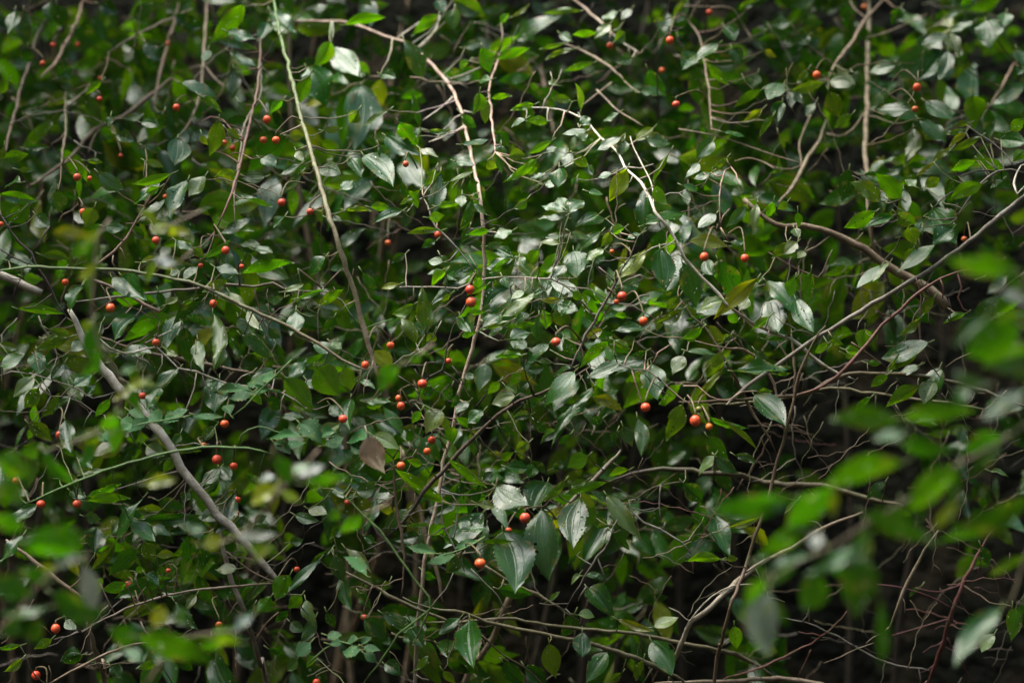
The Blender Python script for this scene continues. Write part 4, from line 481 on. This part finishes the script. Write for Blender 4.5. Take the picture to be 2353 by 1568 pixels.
# ------------------------------------------------------------------ berries: x, y, radius, setback, colour, label
BERRIES = [
(98,146,7,.1,'r','small red berry highest but two along the left edge, beside a dim branch'),
(122,104,6,.16,'r','half hidden red berry at the upper left corner beside the blurred pinkish stem'),
(178,103,5,.2,'r','tiny dim red berry in the upper left corner, right of another'),
(385,101,5,.22,'r','tiny dark red berry against the shaded upright stem at the upper left'),
(229,228,7,.1,'r','red berry hanging alone under dark leaves in the upper left'),
(230,180,5,.2,'o','tiny orange berry just above a lone red one in the upper left'),
(405,247,8,.05,'r','bright red berry between two upright stems in the upper left'),
(613,275,9,.0,'r','bright red berry close left of the long straight vine, topmost beside it'),
(634,322,9,.0,'r','red berry hanging just below the topmost one beside the long vine'),
(605,322,8,.14,'r','dim red berry half hidden left of a brighter one by the long vine'),
(515,328,7,.12,'r','dim red berry right of a dark drooping leaf beside the hanging stem'),
(534,340,7,.18,'r','darker red berry below another beside the reddish hanging stem'),
(277,358,5,.22,'r','tiny dim berry in the shade above the double berries at left'),
(177,407,9,.02,'r','red berry at the left, larger of a pair under the shade'),
(206,410,6,.1,'r','small dim berry, smaller right one of a pair at left'),
(190,487,8,.0,'r','red berry touching a round green leaf near the left edge'),
(380,452,6,.2,'r','dim red berry hidden behind narrow leaves at the left of centre top'),
(647,465,9,.0,'r','red berry level with the bare tip of the reddish hanging stem'),
(712,486,8,.0,'r','red berry with a tiny green leaf, left of the middle of the long vine'),
(932,377,7,.04,'r','pointed red berry beneath pale leaves above the centre'),
(2,515,7,.0,'r','red berry cut off by the left edge'),
(358,552,9,-.02,'r','red berry directly under the small yellow green blurred sprig'),
(518,575,9,-.02,'r','orange red berry hanging under an arched stalk at left of centre'),
(461,610,6,.04,'r','small red berry beneath a folded leaf above the smooth arching vine'),
(555,612,6,.06,'r','small red berry at the base of a long holed green leaf'),
(150,648,8,.06,'r','dull red berry hidden below the smooth arching vine at far left'),
(254,707,10,-.06,'r','large red berry on a thin stalk under the shining left leaf'),
(490,697,9,.0,'r','red berry crossed by a pale stalk over a rolled pale leaf'),
(358,786,9,.0,'r','red berry with a dark side on a twig right of the mottled branch'),
(327,909,9,.14,'r','deep shaded red berry beside the upper mottled branch'),
(897,793,9,.02,'r','red berry against a dark gap right of the long vine foot'),
(839,838,9,.0,'r','red berry touching the foot of the long straight vine'),
(1030,829,7,.06,'r','small red berry on the thin branch right of the dark bent twig'),
(970,881,11,-.04,'r','red berry cradled by the end of the dark bent twig'),
(916,914,8,.02,'r','red berry half behind a leaf, upper of two below the bent twig'),
(921,932,9,.0,'r','dark red berry half behind a leaf, lower of two below the bent twig'),
(788,962,10,-.05,'r','red berry overlapped by a pale upright leaf above the brown dead leaf'),
(1079,665,10,-.07,'r','upper red berry of two stacked at the centre, marked by a dark stalk'),
(1082,694,11.5,-.07,'r','lower and larger red berry of two stacked at the centre'),
(1006,539,8,.24,'r','blurred dark berry deep behind leaves above the stacked pair'),
(891,558,7,.28,'o','faint blurred orange berry in the deep shade right of the long vine'),
(1406,578,6,.14,'o','small orange berry deep among leaves above the centre right'),
(1429,680,11,-.06,'r','red berry beside the forked grey twig right of centre'),
(1416,693,6,.0,'r','sliver of a red berry hidden behind the one by the forked twig'),
(1478,737,10,-.06,'r','red berry hanging from a thin thorny twig right of the forked twig'),
(1277,785,11,-.06,'r','red berry under a small pale round leaf left of the forked twig'),
(1483,935,11,-.06,'r','red berry at the end of a long pale dangling stalk'),
(1597,966,12,-.08,'r','largest bright red berry on the zigzag twig right of centre'),
(1629,980,8,-.08,'o','small orange berry at the zigzag twig tip beside the largest red one'),
(1605,940,8,-.03,'g','unripe olive green berry just above the largest red one'),
(1618,590,10,-.07,'r','left red berry of two on one twig under the yellow green leaf'),
(1711,593,9.5,-.07,'r','right red berry of two on one twig under the yellow green leaf'),
(516,973,10,-.02,'r','red berry hanging just right of the level teal toothed sprig'),
(498,1055,11,-.05,'r','large red berry over the bright green runner'),
(537,1070,9,.04,'r','darker red berry just right of the one over the green runner'),
(468,1022,7,-.02,'o','pale orange unripe berry sitting on the green runner'),
(137,998,9,.06,'r','shaded red berry behind a long grey leaf at the left'),
(37,1104,9,.0,'r','red berry near the left edge among blurred leaves, upper left of a row of three'),
(94,1157,10,.0,'r','red berry crossed by a green stalk, middle of a row of three'),
(177,1157,10,-.02,'r','red berry with a dark line across it, rightmost of a row of three'),
(545,1147,8,.08,'r','red berry half hidden right of the lower mottled branch'),
(542,1178,8,.05,'o','orange red berry behind a pale curled leaf at the lower mottled branch'),
(387,1310,6,.05,'r','tiny bright red berry deep between dark leaves at lower left'),
(682,1307,7,.12,'r','dim red berry in the shade left of a bluish narrow leaf'),
(295,1342,8,.2,'r','very dark red berry in the shade below a long dark leaf'),
(503,1434,8,.06,'o','blurred orange berry beside the greyish lichened stem'),
(357,1497,8,.05,'r','dark red berry by the drooping grey twig at the bottom left'),
(128,1443,10.5,-.05,'r','bright red berry alone near the bottom left corner'),
(83,1550,10,.06,'r','dull red berry at the bottom left edge under thin twigs'),
(727,1567,9,.0,'r','red berry cut off by the bottom edge'),
(836,1417,8,.05,'r','red berry half hidden behind a broad grey leaf near the bottom'),
(798,1153,7,.16,'r','dark red berry in shadow left of the bent green stalk'),
(992,1010,9,.0,'r','red berry held in a ring of thin twigs below centre'),
(981,1036,8,.06,'r','dark red berry under the one held in a ring of twigs'),
(921,1069,9.5,-.03,'r','red berry right beside the brown dead leaf'),
(1206,1189,12,-.07,'r','red berry touching the big three veined leaf'),
(1168,1218,8,.12,'r','dark shrivelled berry behind the two largest leaves'),
(1103,1293,12.5,-.07,'r','large red berry at the top of a short brown branch, low centre'),
(1629,29,7,.1,'r','red berry at the top edge right of centre'),
(1539,93,9,.0,'r','red berry hanging from a green stalk at the top right of centre'),
(1401,105,8,.04,'r','red berry under the pink tinged curled leaf'),
(1553,240,9,.02,'r','red berry alone in the shade below the hanging top berry'),
(1521,162,7,.18,'o','dim orange berry between two brighter ones at top right of centre'),
(1876,173,9.5,.0,'r','red berry between yellow and pale leaves at the upper right'),
(2106,201,9.5,-.02,'r','upper bright red berry of two on one stalk at far upper right'),
(2102,251,8,-.02,'o','lower orange berry of two on one stalk at far upper right'),
(1985,17,7,.2,'o','dim orange berry beside the tall upright stem at the top edge'),
(2215,549,7,.1,'o','dull orange berry behind the straight grey stem at right'),
(1450,600,6,.2,'r','dark tiny berry half lost behind leaves left of the paired twig berries'),
]
BC = {'r': (0.80, 0.115, 0.04), 'o': (0.66, 0.17, 0.03), 'g': (0.16, 0.14, 0.03)}
def sphere(mb, c, r, tint, ns=20, nr=14, sq=1.0, dent=.0, rng=rnd):
    v = []; uv = []; f = []
    for i in range(nr + 1):
        th = math.pi * i / nr
        for j in range(ns):
            ph = 2 * math.pi * j / ns
            q = r * (1 - dent * math.exp(-((th) / .3) ** 2) - dent * .6 * math.exp(-((math.pi - th) / .25) ** 2)) * (1 + .012 * math.sin(3 * ph + th * 2))
            v.append(c + Vector((q * math.sin(th) * math.cos(ph), q * math.sin(th) * math.sin(ph), q * sq * math.cos(th)))); uv.append((j / ns, i / nr))
    for i in range(nr):
        for j in range(ns):
            k = (j + 1) % ns; f.append((i * ns + j, (i + 1) * ns + j, (i + 1) * ns + k, i * ns + k))
    mb.add(v, f, uv, tuple(tint) + (rng.random(),))
for bx, by, br, bz, bc, lab in BERRIES:
    if lab is None: continue
    d = depth(bx, by) + bz - .045; c = W(bx, by, d); r = br * px(d); mb = MB(); hv = rnd.uniform(.78, 1.12)
    sphere(mb, c, r, [BC[bc][0] * hv, BC[bc][1] * hv * rnd.uniform(.8, 1.25), BC[bc][2]], sq=rnd.uniform(.9, 1.1), dent=rnd.uniform(.04, .14))
    o = mb.build('berry', BERRY, base=c); o.rotation_euler = (rnd.uniform(-.5, .5), rnd.uniform(-.5, .5), rnd.random() * 6)
    tag(o, lab, 'berry', 'berries scattered through the thicket')
    # stalk up to the nearest stem, calyx at its foot
    o.rotation_euler = (0, 0, 0)
    s, rec, qx, qy, qd = nearest(bx, by - br * 2.5, d)
    m = MB(); L = math.hypot(qx - bx, qy - by); top = c + Vector((0, 0, r * .9))
    if L < 75: e = W(qx, qy, qd)
    else: e = W(bx + (qx - bx) * 60 / L, by - 25 + (qy - by) * 40 / L, d + .04)
    md = (top + e) / 2 + Vector((rnd.uniform(-.006, .006), 0, .006 + rnd.uniform(0, .01)))
    tube(m, spline([top, top + Vector((0, 0.001, .004)), md, e], .004), .0007, .0009, (0.14, 0.11, 0.05), sides=5, knob=.1); m.build('stalk', BARK, o)
    if br >= 7:
        m = MB(); sphere(m, top + Vector((0, 0, r * .02)), r * .24, (0.09, .06, .03), 8, 5, .4); m.build('calyx', BARK, o)

# ------------------------------------------------------------------ traced leaves
def spec(s):
    for w in s.split(';'):
        a = w.split(); yield float(a[0]), float(a[1]), float(a[2]), float(a[3]), float(a[4][:-1]) / 3.0, a[4][-1]
def grow_leaf(par, b, t, wpx, c, d, name='leaf', m=None, rows=30, cols=12, serr=1.0, hol=.012, bite=.45, pet=.006, rng=rnd, tint=None):
    a, n, L, ny = leaf_frame(b, t, d, c, rng); mb = MB()
    mid = W((b[0] + t[0]) / 2, (b[1] + t[1]) / 2, d) - a * L / 2
    leaf(mb, mid, a, n, L * 1.10, min(wpx * K * d / ny * 1.0, L * .8), c, rows, cols, rng, hol if rng.random() < .6 else 0, bite, serr, pet, tint=tint)
    return mb.build(name, m or LEAF, par)
for tile, s in LEAVES.items():
    for x0, y0, x1, y1, w, c in spec(s):
        b, t = tl(tile, x0, y0), tl(tile, x1, y1)
        d = depth(*b) - .03 + rnd.uniform(-.035, .035)
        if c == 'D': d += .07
        elif c == 'G': d += .03
        s_, rec, qx, qy, qd = nearest(b[0], b[1], d); rec['n'] += 1
        if c == 'T' and rnd.random() < .3: c = 'O'
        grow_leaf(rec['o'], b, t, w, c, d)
        L = math.dist(b, (qx, qy))
        if 14 < L < 170 and rnd.random() < .75:       # the twiglet that carries it
            m = MB(); n = max(2, int(L / 20)); p = []
            for i in range(n + 1):
                u = i / n; j = 0 if i in (0, n) else 4
                p.append(W(qx + (b[0] - qx) * u + rnd.uniform(-j, j), qy + (b[1] - qy) * u + rnd.uniform(-j, j) + 10 * math.sin(u * 3.14) * (L / 100), qd + (d - qd) * u))
            tube(m, p, 1.7 * px(d), 1.1 * px(d), tuple(v * rnd.uniform(.7, 1.1) for v in rec['c']), (0.15, .15, .06), sides=5, knob=.12)
            m.build('twig', BARK, rec['o'])
# ------------------------------------------------------------------ sprays near the lens
for name, d, lab, groups, tw in FORE:
    q = poly(tw); mb = MB()
    tube(mb, spline([W(x, y, d) for x, y in q], .008), 3.0 * px(d), 1.6 * px(d), BK['brown'], BK['olive'], sides=7, knob=.1)
    o = tag(mb.build(name, BARK), lab, 'spray')
    if len(q) > 7:                                   # smaller leaves along the twig
        for (x, y) in q[1:]:
            sg = rnd.choice((-1, 1)); L = rnd.uniform(70, 120); an = rnd.uniform(.5, 2.4)
            grow_leaf(o, (x, y), (x + L * math.cos(an), y + L * math.sin(an)), L * rnd.uniform(.3, .42), 'D', d + rnd.uniform(0, .08), rows=20, cols=8, hol=0, bite=.1, serr=.5)
    for tile, s in groups.items():
        for x0, y0, x1, y1, w, c in spec(s):
            grow_leaf(o, tl(tile, x0, y0), tl(tile, x1, y1), w, c, d + rnd.uniform(-.05, .05), rows=20, cols=8, hol=0, bite=.1, serr=.5, tint={'T': (0.036, 0.118, 0.003), 'P': (0.10, 0.14, 0.10), 'G': (0.14, 0.18, 0.13)}.get(c))
# ------------------------------------------------------------------ teal toothed plant
for groups, tw, lab in TEAL:
    q = poly(tw); mb = MB(); d = 2.33
    tube(mb, spline([W(x, y, d) for x, y in q], .008), 2.2 * px(d), 1.6 * px(d), BK['green'], BK['green'], sides=6, knob=.05)
    o = tag(mb.build('teal_sprig', BARK), lab, 'sprig')
    for tile, s in groups.items():
        for x0, y0, x1, y1, w, c in spec(s):
            grow_leaf(o, tl(tile, x0, y0), tl(tile, x1, y1), w, c, d + rnd.uniform(-.015, .015), name='leaflet', m=MATTE, rows=14, cols=6, hol=0, bite=0, serr=2.6)
# ------------------------------------------------------------------ brown dead leaf
b, t = (845, 1000), (884, 1098); d = 2.31
a, n, L, ny = leaf_frame(b, t, d, 'B', rnd); mb = MB()
leaf(mb, W(*b, d), a, n, L, 58 * px(d), 'B', 30, 14, rnd, .0, 1, 1.6, .01, curl=.5, tint=(0.17, 0.13, 0.09))
for i, v in enumerate(mb.uv):                        # its tip has bleached pale
    f = max(0.0, min(1.0, (v[1] - .5 - .12 * math.sin(v[0] * 17)) / .3)); q = mb.t[i]
    mb.t[i] = (q[0] + (0.5 - q[0]) * f, q[1] + (0.42 - q[1]) * f, q[2] + (0.3 - q[2]) * f, q[3])
tag(mb.build('dead_leaf', MATTE), 'dry brown dead leaf with a pale bleached tip hanging below the centre', 'dead leaf')

# ------------------------------------------------------------------ leafy twigs filling the thicket
DENS = ['777776566555', '777755455444', '887778987556', '777678998334', '877788887123', '888888776211', '888776654111', '777665443112']
def dens(x, y):
    j = min(7, max(0, int(y / 196))); i = min(11, max(0, int(x / 196))); return int(DENS[j][i])
REG = 'SSSTTDDDGO'
def sprig_at(par, x, y, d, ang, length, rng, rows=9, cols=4, lmin=56, lmax=124, name='leafy_twig', pool=REG):
    w = walk2(x, y, d, ang, length, 21, .3, .03, rng); mb = MB(); k = px(d); tint = rng.choice((BK['brown'], BK['grey'], BK['tan'], BK['olive']))
    tube(mb, [W(*p) for p in w], 1.9 * k, 1.0 * k, tint, sides=5, knob=.12, rng=rng)
    tw = mb.build(name, BARK, par); lm = MB(); side = 1; big = rng.uniform(.75, 1.1)
    for i in range(1, len(w)):
        p, q = w[i], w[i - 1]; da = math.atan2(p[1] - q[1], p[0] - q[0]); side = -side
        for _ in range(1 if rng.random() < .75 else 2):
            la = da + side * rng.uniform(.45, .95); L = rng.uniform(lmin, lmax) * big
            if i == len(w) - 1: la = da + rng.uniform(-.3, .3)
            t = (p[0] + L * math.cos(la), p[1] + L * math.sin(la) + L * rng.uniform(0, .35)); c = rng.choice(pool)
            if rng.random() < .05: c = 'Y'
            dd = p[2] + rng.uniform(-.02, .02); a, n, LL, ny = leaf_frame(p, t, dd, c, rng, 2.1)
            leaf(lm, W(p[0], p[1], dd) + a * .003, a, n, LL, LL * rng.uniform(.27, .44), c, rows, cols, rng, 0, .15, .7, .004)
    if lm.v: lm.build('foliage', LEAF, tw)
    return tw
fr = random.Random(5)
for j in range(8):
    for i in range(12):
        n = int(DENS[j][i]); want = n * .36 * max(.15, 1 + .75 * math.sin(i * 1.9 + j * 2.6) * math.cos(j * 1.7 - i * 1.1))
        while want > 0:
            if fr.random() < want:
                x, y = 196 * (i + fr.random()), 196 * (j + fr.random())
                d = depth(x, y) + fr.uniform(.11, .42)
                if n <= 3: d += .1
                ang = fr.choice((fr.gauss(.35, .6), fr.gauss(math.pi - .3, .6), fr.gauss(-.6, .5)))
                rec = nearest(x, y, d)[1]; rec['n'] += 1
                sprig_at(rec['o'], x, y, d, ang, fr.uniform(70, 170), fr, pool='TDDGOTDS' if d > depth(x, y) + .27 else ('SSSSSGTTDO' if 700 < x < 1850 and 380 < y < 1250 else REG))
            want -= 1
# bare zigzag twigs, thickest at the lower right
for k in range(520):
    x, y = fr.uniform(-20, 2370), fr.uniform(100, 1580)
    low = (x > 1150 and y > 950)
    if not low and fr.random() < .45: continue
    d = depth(x, y) + fr.uniform(-.04, .3); rec = nearest(x, y, d)[1]; rec['n'] += 1
    tint = fr.choice((BK['brown'], BK['brown'], BK['olive'], BK['tan'], BK['dark'], BK['red'] if low else BK['grey']))
    zigzag(rec['o'], x, y, d, fr.uniform(-3.14, 3.14), fr.uniform(70, 260), tint, fr.uniform(.6, 1.3) if low else fr.uniform(.9, 1.7), rng=fr)

# ------------------------------------------------------------------ shrubs standing behind
SHRUBS = [(-120, 'background shrub behind the left edge of the thicket'), (130, 'background shrub behind the blurred pinkish stem at the upper left'),
          (400, 'background shrub behind the reddish hanging stem'), (650, 'background shrub behind the top of the long straight vine'),
          (1250, 'sparse background shrub behind the white bare branch'), (1500, 'background shrub behind the hanging top berry'),
          (1750, 'background shrub behind the pale leaning stem at the upper right'), (2050, 'background shrub behind the tall straight upright stem'),
          (2300, 'background shrub behind the right edge of the thicket'), (930, 'background shrub behind the pinkish arching stem')]
for k, (x, lab) in enumerate(SHRUBS):
    d = 3.0 + fr.uniform(-.12, .25); foot = W(x, 784, d); foot.z = 0.0
    mb = MB(); crown = MB(); tops = []
    for s in range(4 if x < 1300 else 2):
        q = [foot + Vector((fr.uniform(-.03, .03), fr.uniform(-.03, .03), -.02))]
        h = fr.uniform(1.35, 1.75); lean = fr.uniform(-.14, .14); ly = fr.uniform(-.1, .15)
        for i in range(1, 6): q.append(foot + Vector((lean * i / 2.5 + fr.uniform(-.03, .03), ly * i / 3, h * i / 5)))
        m = MB(); tube(m, spline(q, .03), fr.uniform(.004, .007), .002, BK[fr.choice(('brown', 'dark', 'dark', 'tan') if x < 1300 else ('dark',))], sides=6, knob=.08, rng=fr)
        if s == 0: o = tag(m.build('background_shrub', BARK, base=foot), lab, 'shrub', 'background shrubs behind the thicket')
        else: m.build('stem', BARK, o)
        tops.append(q)
    for n in range(150):
        yy = fr.triangular(-60, 1500, 200); xx = x + fr.gauss(0, 120)
        if fr.random() > (dens(xx, yy) / 9) ** 1.6 + .03: continue
        dd = d + fr.gauss(0, .12); ang = fr.uniform(0, 6.28); w = walk2(xx, yy, dd, ang, 60, 20, .3, .05, fr)
        for p in w:
            c = fr.choice('DDGDDOTD'); la = fr.uniform(-.6, 3.7); L = fr.uniform(42, 80)
            t = (p[0] + L * math.cos(la), p[1] + L * math.sin(la)); a, nn, LL, ny = leaf_frame(p, t, p[2], c, fr, 1.6)
            leaf(crown, W(*p), a, nn, LL, LL * fr.uniform(.36, .54), c, 7, 2, fr)
    if True:                          # added leaves above the view, unseen, placed to shade the thicket
        for n in range(110 if x < 700 else (230 if x > 1600 else 70)):
            w = walk2(fr.uniform(-1000, 380) if x < 700 else (fr.uniform(1400, 2700) if x > 1600 else fr.uniform(500, 1500)), fr.uniform(-700, -230), fr.uniform(2.25 if x < 700 else (1.5 if x > 1600 else 2.85), 3.1), fr.uniform(0, 6.28), 60, 20, .3, .05, fr)
            for p in w:
                c = fr.choice('TDGD'); la = fr.uniform(-.6, 3.7); L = fr.uniform(60, 95)
                t = (p[0] + L * math.cos(la), p[1] + L * math.sin(la)); a, nn, LL, ny = leaf_frame(p, t, p[2], c, fr, 1.6)
                nn = (Vector((0, 0, 1)) - a * a.z).normalized()
                leaf(crown, W(*p), a, nn, LL, LL * fr.uniform(.4, .54), c, 6, 2, fr)
    crown.build('foliage', LEAF, o)

# ------------------------------------------------------------------ the ground: bank ahead, plus unseen side and rear banks added to block low sky light
def height(x, y):
    b = max(0.0, y - 3.15); h = 3.6 * (1 - math.exp(-b * 3.0)) + .35 * b
    s = max(0.0, abs(x) - 3.5); h = max(h, 1.7 * s)
    k = max(0.0, -y - 1.2); h = max(h, 1.7 * k)
    h = min(h, 15 + .03 * h)
    return h + .03 * math.sin(x * 5.1 + y * 2.3) + .03 * math.sin(y * 7.7 - x * 3.1) + (.05 * math.sin(x * 11 + y * 3) * math.sin(y * 13) if y > 3 else 0)
def axis(lo, hi, fine0, fine1, step, coarse):
    out = []; v = lo
    while v < hi: out.append(v); v += step if fine0 <= v < fine1 else coarse
    out.append(hi); return out
xs = axis(-60, 60, -2.4, 2.4, .08, 1.2); ys = axis(-60, 60, 2.4, 5.0, .08, 1.2); mb = MB()
v = [Vector((x, y, height(x, y))) for y in ys for x in xs]; n = len(xs)
mb.add(v, [(j * n + i, j * n + i + 1, (j + 1) * n + i + 1, (j + 1) * n + i) for j in range(len(ys) - 1) for i in range(n - 1)], [(p.x, p.y) for p in v], (0, 0, 0, 1))
tag(mb.build('ground', GROUND, base=(0, 0, 0)), kind='structure')
